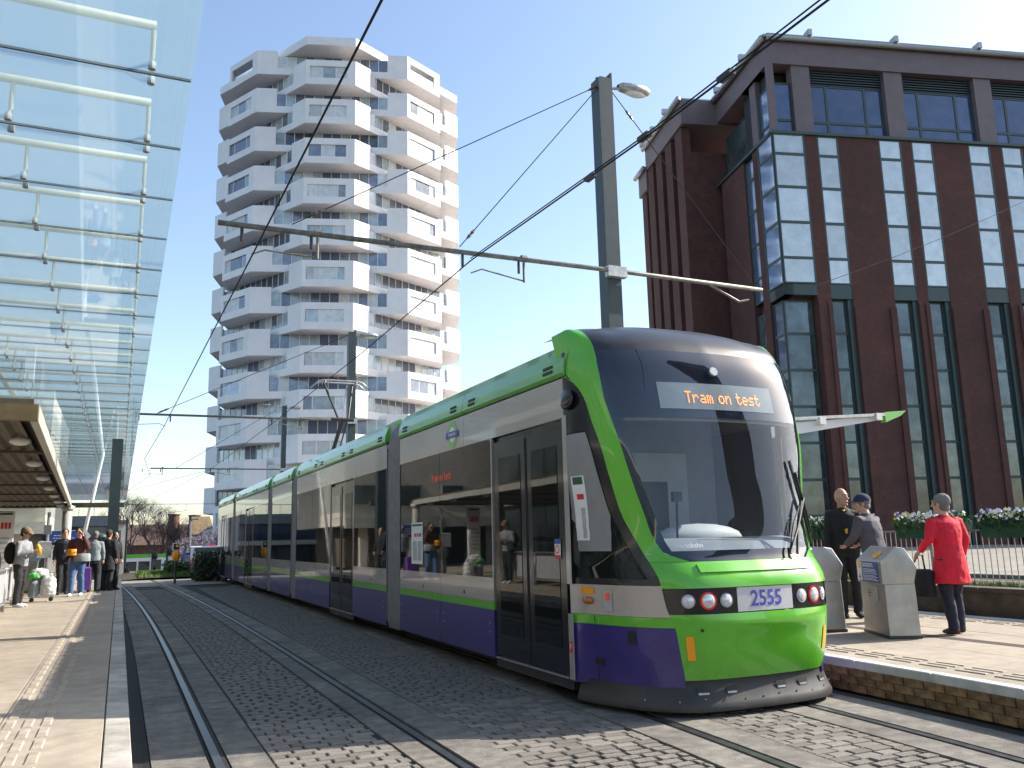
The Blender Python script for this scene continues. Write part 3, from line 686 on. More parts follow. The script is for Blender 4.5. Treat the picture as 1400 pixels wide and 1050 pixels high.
# raked white masts
for i, (a, b) in enumerate((((-1.75, 42, 0), (-.55, 42, 7.6)), )):
    mt = thing('raked_mast', 'thin white raked mast leaning beside the concrete column', 'mast', a)
    g = MB(); g.tube([a, b], [.085, .06], 10); g.build('tube', 'white', mt, smooth=True)
    g = MB(); g.tube([(a[0], a[1], 0), (a[0], a[1], .35)], .14, 10); g.build('base', 'steel', mt)

# ------------------------------------------------------------------ overhead line masts
def hsec(g, x, y, z0, z1, w=.15, t=.02, d=.15, zslope=0):
    g.box(x-w, x+w, y-d, y-d+t, z0, z1); g.box(x-w, x+w, y+d-t, y+d, z0, z1); g.box(x-t/2, x+t/2, y-d+t, y+d-t, z0, z1)
def mast(x, y, h, xl, xr, zb, label, lamp=True, lampL=False, w=.15):
    t = thing('overhead_mast', label, 'mast', (x, y, 0), 0, 'overhead line masts of the tramway')
    g = MB(); g.box(x-w, x-w+.03, y-w, y+w, 0, h-.12); g.box(x+w-.03, x+w, y-w, y+w, 0, h+.02); g.box(x-w+.03, x+w-.03, y-.02, y+.02, 0, h-.05); g.box(x-w+.031, x+w-.031, y-w, y-w+.02, 0, h-.1); g.build('post', 'post', t)
    if lamp:
        g = MB(); g.tube([(x+w, y, h-.22), (x+w+.3, y, h-.18)], .03, 8); g.build('lamp_arm', 'steel', t)
        g = MB(); g.stack([(0, 0, 0, .01, .01)]*2) if False else None
        P = []
        for i, (dx, r) in enumerate(((.22, .05), (.3, .12), (.55, .16), (.8, .15), (.93, .08), (.96, .02))):
            P.append((x+w+dx, r))
        vs = []; n = 10
        for px, r in P:
            for k in range(n):
                q = 2*math.pi*k/n; vs.append((px, y+r*math.cos(q), h-.14+r*.75*math.sin(q)*(1 if math.sin(q) > 0 else .9)))
        g.add(vs, [(i*n+k, i*n+(k+1) % n, (i+1)*n+(k+1) % n, (i+1)*n+k) for i in range(len(P)-1) for k in range(n)])
        hd = g.build('lamp_head', 'steel', t, smooth=True)
        g = MB(); g.ball((x+w+.62, y, h-.2), (.26, .11, .09), 10, 6); g.build('lens', 'lampwhite', hd, smooth=True)
    if lampL:
        g = MB(); g.tube([(x-w, y, h-.15), (x-w-.9, y, h-.05)], .03, 8); g.ball((x-w-1.0, y, h-.05), (.3, .13, .08), 10, 6); g.build('lamp_head', 'steel', t, smooth=True)
    g = MB(); g.tube([(xl, y-w-.08, zb), (x, y-w-.08, zb+.02), (xr, y-w-.08, zb)], .042, 10); ar = g.build('cross_arm', 'arm', t, smooth=True)
    g = MB(); g.box(x-w-.05, x+w+.05, y-w-.13, y-w-.003, zb-.1, zb+.1); g.build('clamp', 'steel', ar)
    ya = y-w-.08
    def reg(xc, side, zc):
        g = MB(); xs = xc+side*1.0
        g.tube([(xs, ya, zb+.05), (xs, ya, zb-.40)], .024, 8); g.tube([(xs-.05, ya, zb+.03), (xs+.05, ya, zb+.03)], .065, 8)
        g.tube([(xs, ya, zb-.38), (xc+side*.2, ya, zc+.12), (xc, ya, zc+.03)], .014, 6); g.build('registration_arm', 'arm', ar)
        for q in (xc-.15*side, xc+side*.9):
            g = MB(); g.tube([(q, ya, zb-.03), (q, ya, zb-.25)], .025, 6); g.build('dropper_clamp', 'black', ar)
    return t, reg
t1, rg = mast(8.1, 13.1, 10.38, 1.1, 11.5, 6.32, 'tall dark mast with lamp head rising behind the near tram roof')
rg(1.6, 1, 5.85); rg(5.2, 1, 5.95)
g = MB(); g.tube([(10.2, 12.87, 6.3), (10.9, 12.87, 6.02), (11.15, 12.87, 6.08)], .025, 6); g.build('end_bracket', 'arm', t1)
t2, rg = mast(8.15, 33.2, 9.95, .35, 8.3, 6.2, 'dark mast with short lamp arm right beside the pantograph', True)
rg(1.3, -1, 5.75); rg(5.2, 1, 5.9)
t3, rg = mast(9.6, 57.5, 10.6, 1.5, 9.8, 6.25, 'dark double lamp mast left of the pantograph', True, True)
rg(1.2, 1, 5.8); rg(5.2, 1, 5.9)
t4 = thing('canopy_post', 'thick dark post standing under the glass canopy edge', 'post', (-.2, 28.15, 0))
g = MB(); g.box(-.35, -.05, 28.0, 28.04, .3, 4.72); g.box(-.35, -.31, 28.04, 28.3, .3, 4.72); g.box(-.09, -.05, 28.04, 28.3, .3, 4.72); g.box(-.31, -.09, 28.26, 28.3, .3, 4.72); g.build('shaft', 'post', t4)
g = MB(); g.box(-.45, .05, 27.92, 28.38, .3, .34); g.build('base_plate', 'steel', t4)
# wires
def wire(pts, r, label, cat='overhead wire', n=5, sag=0, ins=None):
    g = MB(); P = []
    for i in range(len(pts)-1):
        a, b = Vector(pts[i]), Vector(pts[i+1]); m = 8 if sag else 1
        for k in range(m): q = k/m; p = a.lerp(b, q); p.z -= sag*4*q*(1-q); P.append(p)
    P.append(Vector(pts[-1])); g.tube(P, r, n)
    o = g.build('overhead_wire', 'wire'); tag(o, label, cat, 'overhead wires')
    if ins:
        for f, L in ins:
            a, b = Vector(pts[0]), Vector(pts[-1]); p = a.lerp(b, f); d = (b-a).normalized()*L
            g = MB(); g.tube([p-d, p-d*.4, p, p+d*.4, p+d], [r*1.5, r*3.2, r*2.2, r*3.2, r*1.5], 7); g.build('insulator', 'insul', o)
    return o
wc = wire([(5.2, 1.5, 5.90), (5.2, 7.6, 5.98), (5.2, 12.87, 6.2), (5.2, 20, 6.1), (5.2, 32.9, 6.12), (4.9, 57, 6.1), (3.0, 85, 6.0), (-8, 130, 5.5)], .012, 'thick contact wire over the green tram from the upper right')
wire([(5.28, 1.5, 6.05), (5.22, 7.6, 6.03), (5.2, 12.87, 6.24)], .009, 'second wire running just above the contact wire at the upper right', ins=None)
for y in (6.1, 7.55, 8.8): g = MB(); zc_ = 5.955+.045*(y-6.1)/1.5*.6; g.box(5.17, 5.25, y-.10, y+.10, zc_, zc_+.05); g.build('wire_clamp', 'black', wc)
wire([(1.62, 1.5, 5.5), (1.62, 12.87, 5.88), (1.45, 22, 5.82), (1.25, 32.9, 5.78), (.9, 45, 5.7), (1.5, 57, 5.8), (-1, 90, 5.6), (-9, 130, 5.4)], .012, 'contact wire over the empty left track, crossing the tower')
o = bpy.context.scene.objects
g = MB(); 
wire([(8.0, 13.05, 10.13), (2.2, 12.9, 6.45)], .009, 'thin stay wire from the tall mast top down across the tower', ins=((.93, .12), (.02, .15)))
wire([(8.0, 13.0, 10.1), (5.0, 12.87, 6.42)], .009, 'thin stay wire from the tall mast top down to the wire crossing', ins=((.93, .12),))
wire([(8.25, 13.0, 10.05), (11.4, 12.9, 6.35)], .009, 'thin stay wire from the lamp head down past the brick block', ins=((.12, .12),))
wire([(8.15, 33.1, 9.8), (1.0, 33, 6.25)], .012, 'faint stay wire from the second mast across the tower', ins=((.97, .2),))
wire([(9.0, 57.3, 10.2), (3, 57.3, 6.3)], .014, 'faint stay wire from the far double lamp mast')
wire([(11.5, 11.4, 6.0), (22, 13.6, 10.3)], .006, 'thin wire crossing the brick block at right', sag=.1)
wire([(-8, 100, 5.9), (12, 100, 5.9)], .03, 'thin far span wire above the bare trees')
wire([(0, 90, 6.6), (5, 57.4, 6.2)], .014, 'far thin wire curving over the road beyond the tram')
for x, lb in ((1.2, 'far wire bracket nearest the canopy edge, on the span wire'), (3.5, 'far wire bracket in the middle of the span wire'), (6.5, 'far wire bracket nearest the tower on the span wire')):
    g = MB(); g.tube([(x, 100, 5.9), (x, 100, 5.2), (x-2, 100, 4.9)], .03, 5); tag(g.build('wire_bracket', 'steel'), lb, 'wire bracket', 'far wire brackets')
st_ = thing('stair_tower', 'slim dark tower whose dark band shows in the tram windscreen reflection', 'tower', (22.5, -11.5, 0))
g = MB(); g.box(20.6, 24.4, -13.5, -9.5, 0, 32); g.build('wall', 'brown', st_)
for k in range(9): g = MB(); g.box(21.4, 23.6, -9.49, -9.42, 2+k*3.3, 4+k*3.3); g.build('window', 'navy_glass', st_)
# ------------------------------------------------------------------ the tram
XC, HW = 5.2, 1.325
TS = Vector((XC, 6.05, 0))
tram = thing('tram', 'lime green, indigo and silver five section tram at the stop', 'tram', (XC, 6.05, 0))
y0f = pch([0, .1, .28, .32, .55, .86, 1.07, 1.12, 1.27, 1.34, 2.05, 2.85, 3.1, 3.33, 3.48], [6.15, 6.15, 6.17, 6.15, 6.09, 6.055, 6.055, 6.06, 6.16, 6.22, 6.40, 6.54, 6.60, 6.72, 6.90])
shL = pch([0, .3, .6, .8, .95, 1.1, 1.2, 1.28, 1.315, 1.325], [0, .01, .05, .14, .29, .57, .9, 1.3, 1.6, 1.85])
shU = pch([0, .4, .7, .95, 1.1, 1.2, 1.27, 1.31, 1.325], [0, .02, .06, .13, .21, .31, .44, .55, .66])
kf = lerp([0, .95, 2.5], [0, 0, 1])
def yF(u, z):
    k = kf(z); k = k*k*(3-2*k); a = abs(u); return y0f(z)+(1-k)*shL(a)+k*shU(a)
def FP(u, z, off=0):                                 # point on the nose; off moves it outwards
    e = .004; y = yF(u, z)
    if off:
        dyu = (yF(u+e, z)-yF(u-e, z))/(2*e); dyz = (yF(u, z+e)-yF(u, z-e))/(2*e)
        if abs(u) > 1.318: n = Vector((math.copysign(1, u), 0, 0))
        else: n = Vector((dyu, -1, dyz)).normalized()
        return (XC+u+n.x*off, y+n.y*off, z+n.z*off)
    return (XC+u, y, z)
def us(a, b, n):
    return [a+(b-a)*i/n for i in range(n+1)]
def patch(name, m_, ua, ub, zs, nu, off=0, parent=None, smooth=True, thick=0):
    fa = ua if callable(ua) else (lambda z: ua); fb_ = ub if callable(ub) else (lambda z: ub)
    g = MB(); g.grid([[FP(u, z, off) for u in us(fa(z), fb_(z), nu)] for z in zs])
    if thick:
        k = len(zs); 
        rim = [FP(u, zs[0], off) for u in us(fa(zs[0]), fb_(zs[0]), nu)]; rin = [FP(u, zs[0], off-thick) for u in us(fa(zs[0]), fb_(zs[0]), nu)]; g.grid([rin, rim])
        rim = [FP(u, zs[-1], off) for u in us(fa(zs[-1]), fb_(zs[-1]), nu)]; rin = [FP(u, zs[-1], off-thick) for u in us(fa(zs[-1]), fb_(zs[-1]), nu)]; g.grid([rim, rin])
        for f_ in (fa, fb_): g.grid([[FP(f_(z), z, off), FP(f_(z), z, off-thick)] for z in zs])
    return g.build(name, m_, parent or tram, smooth=smooth)
zr = lambda a, b, n: [a+(b-a)*i/n for i in range(n+1)]
uin = pch([1.30, 1.315, 1.34, 1.40, 1.51, 1.74, 1.97, 2.28, 2.62, 2.84, 3.13, 3.31, 3.54], [.66, .74, .80, .845, .88, .925, .98, 1.046, 1.11, 1.14, 1.145, 1.13, 1.114])
uout = pch([.30, .47, .77, .88, 1.07, 1.29, 1.52, 1.71, 1.95, 2.25, 2.6, 2.81, 2.91, 3.11, 3.44], [.755, .80, .858, .893, .922, .944, 1.0, 1.06, 1.115, 1.176, 1.233, 1.252, 1.27, 1.322, 1.3245])
UE = 1.325
# bumper, light band, bonnet, pillars
def crease(z): return .03*math.exp(-((z-.80)/.035)**2) if z < .81 else 0
g = MB(); zz = zr(.31, .86, 14)
def bump_off(u, z): return .022*math.exp(-((z-.77)/.07)**2)*max(0, 1-(abs(u)/.86)**2)
g.grid([[FP(u, z, bump_off(u, z)) for u in us(-uout(z), uout(z), 34)] for z in zz]); bp = g.build('bumper', 'lime', tram, smooth=True)
patch('headlight_panel', 'gloss_black', lambda z: -uout(z), lambda z: uout(z), [.862, .90, .98, 1.05, 1.075], 34, -.012)
patch('bonnet', 'lime', lambda z: -uout(z), lambda z: uout(z), [1.078, 1.10, 1.16, 1.22, 1.27, 1.295], 34, .004)
patch('sill_lip', 'lime', lambda z: -.62, lambda z: .62, [1.20, 1.235, 1.27], 18, .018, thick=.015)
for s in (-1, 1):
    zz = zr(1.296, 3.30, 26)
    patch('front_pillar', 'lime', lambda z: s*uin(z), lambda z: s*uout(z), zz, 6, .006)
# windscreen: glass with black printed border
ub = lambda z: uin(z)-.07
patch('windscreen', 'wscreen', lambda z: -ub(z), lambda z: ub(z), zr(1.39, 2.62, 16), 26, 0)
for s in (-1, 1): patch('screen_border', 'screen_black', lambda z: s*ub(z), lambda z: s*uin(z), zr(1.30, 3.30, 24), 4, .001)
patch('screen_border', 'screen_black', lambda z: -ub(z), lambda z: ub(z), [1.30, 1.32, 1.35, 1.39], 26, .001)
patch('screen_header', 'screen_black', lambda z: -ub(z), lambda z: ub(z), zr(2.62, 3.30, 10), 26, .001)
# destination display
dp = patch('destination_display', 'dispanel', -.66, .70, zr(2.70, 2.96, 4), 14, .006, thick=.004)
GL = {'T': '11111 00100 00100 00100 00100 00100 00100', 'r': '00000 00000 10110 11001 10000 10000 10000', 'a': '00000 00000 01110 00001 01111 10001 01111', 'm': '00000 00000 11010 10101 10101 10101 10101',
      'o': '00000 00000 01110 10001 10001 10001 01110', 'n': '00000 00000 10110 11001 10001 10001 10001', 't': '01000 01000 11110 01000 01000 01001 00110', 'e': '00000 00000 01110 10001 11111 10000 01110', 's': '00000 00000 01111 10000 01110 00001 11110', ' ': '000 000 000 000 000 000 000'}
def leds(fn, s, px, name, m_, parent, r=.42):
    cols_ = []
    for ch in s:
        rows = GL[ch].split()
        for c in range(len(rows[0])): cols_.append([rows[k][c] == '1' for k in range(7)])
        cols_.append([False]*7)
    W_ = len(cols_); g = MB()
    for i, cc in enumerate(cols_):
        for k, on in enumerate(cc):
            if on:
                a, b = (i-W_/2)*px, (3-k)*px*1.25; h = px*r
                g.quad(fn(a-h, b-h*1.2), fn(a+h, b-h*1.2), fn(a+h, b+h*1.2), fn(a-h, b+h*1.2))
    return g.build(name, m_, parent)
leds(lambda a, b: FP(.08+a, 2.82+b, .009), 'Tram on test', .0134, 'led_lettering', 'led', dp)
g = MB(); g.disc(FP(.0, 3.09, 0), (0, -1, .3), .045, .02); g.build('camera_lens', 'lens', tram)
# number plate, lights
pl = patch('number_plate', 'plate', lambda z: -.31-(1.06-z)*.12*0, lambda z: .30, [.868, .90, .97, 1.04, 1.072], 8, -.004, thick=.008)
text_mesh('2555', .185, 'plateblue', lambda x, y: FP(x+.0, .968+y, -.001), 'number', pl, .004, .95)
for s in (-1, 1):
    for u, r, m_, nm in ((.42, .05, 'lens', 'indicator_lamp'), (.59, .062, 'red', 'tail_lamp'), (.755, .048, 'lens', 'headlight')):
        c = Vector(FP(s*u, .97, -.012)); n_ = Vector(FP(s*u, .97, .05))-c; n_.normalize()
        g = MB(); g.disc(c-n_*.01, n_, r*1.22, .02, 20); rim = g.build(nm, 'print_grey' if nm != 'tail_lamp' else 'red', tram)
        g = MB(); g.ball(c+n_*.008, (r, r, r), 14, 8); 
        vs = [Vector(v) for v in g.v]; g.v = [tuple(c+n_*.008+(v-c-n_*.008)-n_*((v-c-n_*.008).dot(n_)*.65)) for v in vs]
        g.build('lens', 'lens' if nm != 'tail_lamp' else 'lens', rim, smooth=True)
g = MB(); 
for s in (-1, 1):
    g = MB(); P = [[FP(s*(.70+a)-(0), z, bump_off(.72, z)+.006) for a in (0.03+(.74-z)*-.12, .09+(.74-z)*-.12)] for z in zr(.48, .68, 4)]; g.grid(P); g.build('orange_reflector', 'orange', tram)
g = MB(); g.disc(FP(-.66, .73, .01), (-.4, -1, 0), .012, .02, 10); g.build('tow_plug', 'black', tram)
text_mesh('variobahn', .062, 'print_white', lambda x, y: FP(-.60+x, 1.435+y, .004), 'lettering', tram)
# skirt
g = MB(); zz = [.06, .09, .13, .2, .27, .306]
offs = [.05, .055, .035, .012, 0, -.01]
g.grid([[FP(u, z, o_) for u in us(-1.24, 1.24, 60)] for z, o_ in zip(zz, offs)]); sk_ = g.build('front_skirt', 'skirt', tram, smooth=True)
for u in (-.62, -.36, .17, .43, .72):
    g = MB(); g.grid([[FP(u+a, z, .018) for a in (-.055, 0, .055)] for z in (.185, .25)]); g.build('slot', 'black', sk_)
    g = MB(); g.grid([[FP(u+a, z, .021) for a in (-.045, .045)] for z in (.19, .207)]); g.build('slot_edge', 'steel', sk_)
for u in np.arange(-1.0, 1.0, .19):
    g = MB(); g.disc(FP(u, .15+.012*math.sin(u*9), .03), (u*.4, -1, 0), .007, .008, 6); g.build('bolt', 'steel', sk_)
g = MB(); g.grid([[FP(u, .06, .05) for u in us(-1.24, 1.24, 40)], [(XC+u, 8, .07) for u in us(-1.24, 1.24, 40)]]); g.build('belly', 'under', tram)
# roof dome (height field from the top of the screen back over the cab)
zroof = lambda u: 3.725-.15*(abs(u)/1.25)**2.4 if abs(u) < 1.25 else 3.575-(abs(u)-1.25)*.6
ztop = lambda u: 3.30+.0*abs(u)
def DP(u, d):
    yb = yF(u, 3.30)+ .006; zt = zroof(u); D = float(np.interp(abs(u), [0, .85, 1.12, 1.22, 1.3245], [.95, .85, .50, .24, .08]))
    q = min(d/D, 1); z = 3.30+(zt-3.30)*math.sqrt(max(0, 1-(1-q)**2)) if q < 1 else zt
    y = yb+.42*(z-3.30)*(1-q)*.8+d
    return (XC+u, y, z)
ds = [0, .01, .03, .07, .12, .2, .3, .42, .56, .72, .88, 1.1]
g = MB(); ul = 1.128; g.grid([[DP(u, d) for u in us(-ul, ul, 40)] for d in ds]); g.build('roof_dome', 'dome', tram, smooth=True)
for s in (-1, 1):                                    # pillar tops sweeping into the roof
    g = MB(); g.grid([[DP(s*u, min(d, 1.0)*float(np.interp(u, [ul, 1.22, 1.3245], [.45, .26, .09]))/1.0) for u in us(ul, 1.3245, 8)] for d in ds]); g.build('front_pillar', 'lime', tram, smooth=True)
# cab interior
g = MB(); g.box(XC-1.15, XC+1.15, 8.15, 8.2, .5, 3.2); g.build('cab_partition', 'cabgrey', tram)
g = MB(); g.box(XC-.25, XC+.72, 8.10, 8.149, 1.0, 2.45); g.build('cab_door', 'cabwhite', tram)
g = MB(); P = [[(XC+u, yF(u*.9, 1.36)+.06+d, z) for u in us(-.95, .95, 20)] for d, z in ((0, 1.36), (.15, 1.46), (.4, 1.50), (.62, 1.44), (.66, 1.1))]; g.grid(P); g.build('dashboard', 'cabgrey', tram, smooth=True)
g = MB(); g.ball((XC+.2, 7.25, 1.50), (.55, .16, .14), 16, 8); g.build('console_hood', 'cabwhite', tram, smooth=True)
g = MB(); g.box(XC-.3, XC+.2, 7.75, 7.9, 1.2, 2.1); g.box(XC-.3, XC+.2, 7.35, 7.8, 1.1, 1.25); g.build('driver_seat', 'under', tram)
g = MB(); g.box(XC-1.2, XC+1.2, 6.9, 8.15, .4, .45); g.build('cab_floor', 'under', tram)
g = MB(); g.tube([(XC-.42, 6.75, 1.45), (XC-.45, 6.68, 1.86)], .012, 6); g.box(XC-.50, XC-.40, 6.66, 6.70, 1.84, 1.93); g.build('microphone', 'black', tram)
g = MB(); g.grid([[FP(u, z, -.05) for u in us(-1.0, 1.0, 10)] for z in (2.60, 2.64)]); g.build('sun_blind_rail', 'cabgrey', tram)
# wipers
def fpl(pts, off): return [FP(u, z, off) for u, z in pts]
wp = MB(); wp.tube(fpl([(.50, 1.30), (.67, 1.62), (.80, 1.82)], .05), .014, 6); wp.tube(fpl([(.42, 1.32), (.60, 1.60), (.80, 1.82)], .045), .009, 6); w0 = wp.build('wiper', 'black', tram)
g = MB(); g.tube(fpl([(.94, 1.42), (.86, 1.72), (.80, 1.95), (.76, 2.22)], .03), .016, 6); g.tube(fpl([(.92, 1.52), (.84, 1.82), (.785, 2.1)], .055), .010, 6); g.build('blade', 'black', w0)
wp = MB(); wp.tube(fpl([(.40, 1.30), (.62, 1.55), (.84, 1.85)], .06), .012, 6); w0 = wp.build('wiper', 'black', tram)
g = MB(); g.tube(fpl([(1.0, 1.5), (.92, 1.7), (.82, 1.9), (.80, 2.1)], .045), .012, 6); g.build('blade', 'black', w0)

# cab side: swept corner between nose and door, both sides
YD = 7.24                                            # front edge of the first door
def side_pts(z, n=12):                               # plan curve from the pillar border to the door post
    u0 = uout(z); pts = []
    for i in range(n+1):
        u = u0+(1.3235-u0)*(i/n)**.7; pts.append((u, yF(u, z)))
    pts = [p for p in pts if p[1] < YD-.02] or [(1.3225, YD-.06)]
    u1 = min(pts[-1][0]+.004, UE); pts.append((max(u1, 1.318), YD)); return pts
def cabside(name, m_, zs, s, y_lim=None, off=0):
    rows = []; N = 14
    for z in zs:
        pts = side_pts(z); d = [0]
        for i in range(1, len(pts)): d.append(d[-1]+math.hypot(pts[i][0]-pts[i-1][0], pts[i][1]-pts[i-1][1]))
        row = []
        for k in range(N+1):
            t = d[-1]*k/N; row.append((XC+s*(float(np.interp(t, d, [p[0] for p in pts]))+off), float(np.interp(t, d, [p[1] for p in pts])), z))
        rows.append(row)
    g = MB(); g.grid(rows); return g.build(name, m_, tram, smooth=True)
for s in (-1, 1):
    cabside('skirt_panel', 'blue', zr(.22, .745, 5), s); cabside('colour_stripe', 'lime', [.748, .79, .832], s); cabside('side_panel', 'silver', zr(.835, 1.10, 4), s)
    if s < 0: cabside('window_frame', 'gloss_black', zr(1.102, 3.10, 18), s)
    else: cabside('window_frame', 'gloss_black', zr(1.102, 1.16, 2), s); cabside('cab_window', 'cabglass', zr(1.16, 2.55, 12), s); cabside('window_frame', 'gloss_black', zr(2.55, 3.10, 6), s)
    cabside('cantrail', 'gloss_black', zr(3.102, 3.32, 3), s)
    # glazing within the black frame
    def cg(za, zb_, name, m_, off, ma, mb):
        rows = []
        for z in zr(za, zb_, 14):
            pts = side_pts(z, 30); d = [0]
            for i in range(1, len(pts)): d.append(d[-1]+math.hypot(pts[i][0]-pts[i-1][0], pts[i][1]-pts[i-1][1]))
            a = max(.0, d[-1]-ma(z)) ; b = d[-1]-mb
            a = max(a, .11)
            if b-a < .03: continue
            rows.append([(XC+s*(float(np.interp(a+(b-a)*k/10, d, [p[0] for p in pts]))+off), float(np.interp(a+(b-a)*k/10, d, [p[1] for p in pts]))-off*.3, z) for k in range(11)])
        g = MB(); g.grid(rows); return g.build(name, m_, tram, smooth=True)
    if s < 0:
        cg(1.16, 2.52, 'cab_window', 'tglass', .004, lambda z: 9, .05)
        cg(1.40, 2.50, 'window_blind', 'blind', .009, lambda z: .52, .045)  # flat grey panel on the glass, standing in for the interior behind it
        cg(1.50, 2.10, 'cab_poster', 'print_white', .013, lambda z: .27, .10)
        cg(2.02, 2.09, 'poster_header', 'green_box', .015, lambda z: .25, .12)
        cg(1.88, 1.93, 'poster_block', 'redpaint', .015, lambda z: .24, .15)
        cg(1.52, 1.80, 'poster_block', 'print_grey', .015, lambda z: .24, .19)
    # door post in silver, curved mirror camera pod
    g = MB(); x = XC+s*UE; g.box(min(x, x+s*.008), max(x, x+s*.008), YD-.055, YD+.03, 1.10, 2.70); g.build('door_post', 'silver', tram)
    g = MB(); g.box(min(x, x+s*.008), max(x, x+s*.008), YD-.055, YD+.03, .24, .83); g.build('door_post', 'silver', tram)
    g = MB(); g.ball((x+s*.02, YD-.10, 2.84), (.03, .13, .10), 14, 8); g.build('mirror_pod', 'gloss_black', tram, smooth=True)
    def on(y, z, o_=.004): 
        pts = side_pts(z, 40); yy_ = [p[1] for p in pts]; return (XC+s*(float(np.interp(y, yy_, [p[0] for p in pts]))+o_), y, z)
    for ya, yb, za, zb_, m_, nm in ((6.98, 7.17, 1.015, 1.075, 'orange', 'orange_reflector'), (6.76, 6.86, .87, 1.05, 'print_grey', 'marker_lamp_surround'), (6.785, 6.835, .965, 1.03, 'red', 'marker_lamp'), (6.54, 6.62, .60, .71, 'black', 'panel_handle')):
        g = MB(); g.grid([[on(y, z, .006 if nm != 'marker_lamp' else .012) for y in us(ya, yb, 4)] for z in (za, zb_)]); g.build(nm, m_, tram)
    g = MB(); g.ball(on(7.075, .955, .0), (.035, .09, .036), 12, 8); g.build('indicator', 'amber', tram, smooth=True)
    g = MB(); g.grid([[on(y, z, .003) for y in (6.985, 6.993)] for z in (.24, .83)]); g.build('panel_gap', 'black', tram)
# 'F' marker on the post
g = MB(); x = XC-UE-.010; g.quad((x, YD-.04, .48), (x, YD+.02, .48), (x, YD+.02, .58), (x, YD-.04, .58)); fm_ = g.build('door_marker', 'redpaint', tram)
text_mesh('F', .075, 'print_white', lambda a, b: (x-.003, YD-.01-a, .53+b), 'letter', fm_)

# body sections ------------------------------------------------------
ZB, Z1, Z2, Z3, Z4, Z5 = .23, .745, .832, 1.10, 2.68, 3.07
mods = [(YD, 12.62, [(YD+.03, 9.04)], []), (13.36, 21.1, [(15.5, 17.42)], []), (21.8, 24.85, [], []), (25.55, 33.3, [(28.6, 30.4)], []), (34.0, 39.4, [(36.2, 38.0)], [])]
def sq(name, m_, s, ya, yb, za, zb_, proud=0, th=.03, parent=None):
    x = XC+s*(UE+proud); xi = x-s*th; g = MB(); g.box(min(x, xi), max(x, xi), ya, yb, za, zb_); return g.build(name, m_, parent or tram)
def shroud(s, ya, yb):
    prof = [(1.335, 3.085), (1.355, 3.12), (1.345, 3.22), (1.30, 3.34), (1.22, 3.44), (1.10, 3.50), (1.06, 3.50), (1.06, 3.42)]
    g = MB(); g.grid([[(XC+s*a, y, z) for a, z in prof] for y in (ya, yb)]); g.add([(XC+s*a, ya, z) for a, z in prof], [tuple(range(len(prof)))]); g.add([(XC+s*a, yb, z) for a, z in prof], [tuple(range(len(prof)))])
    g.add([(XC+s*a, y, z) for y in (ya, yb) for a, z in (prof[0], (1.10, 3.085))], [(0, 1, 3, 2)])
    o = g.build('roof_shroud', 'shroud', tram, fix=True)
    return o
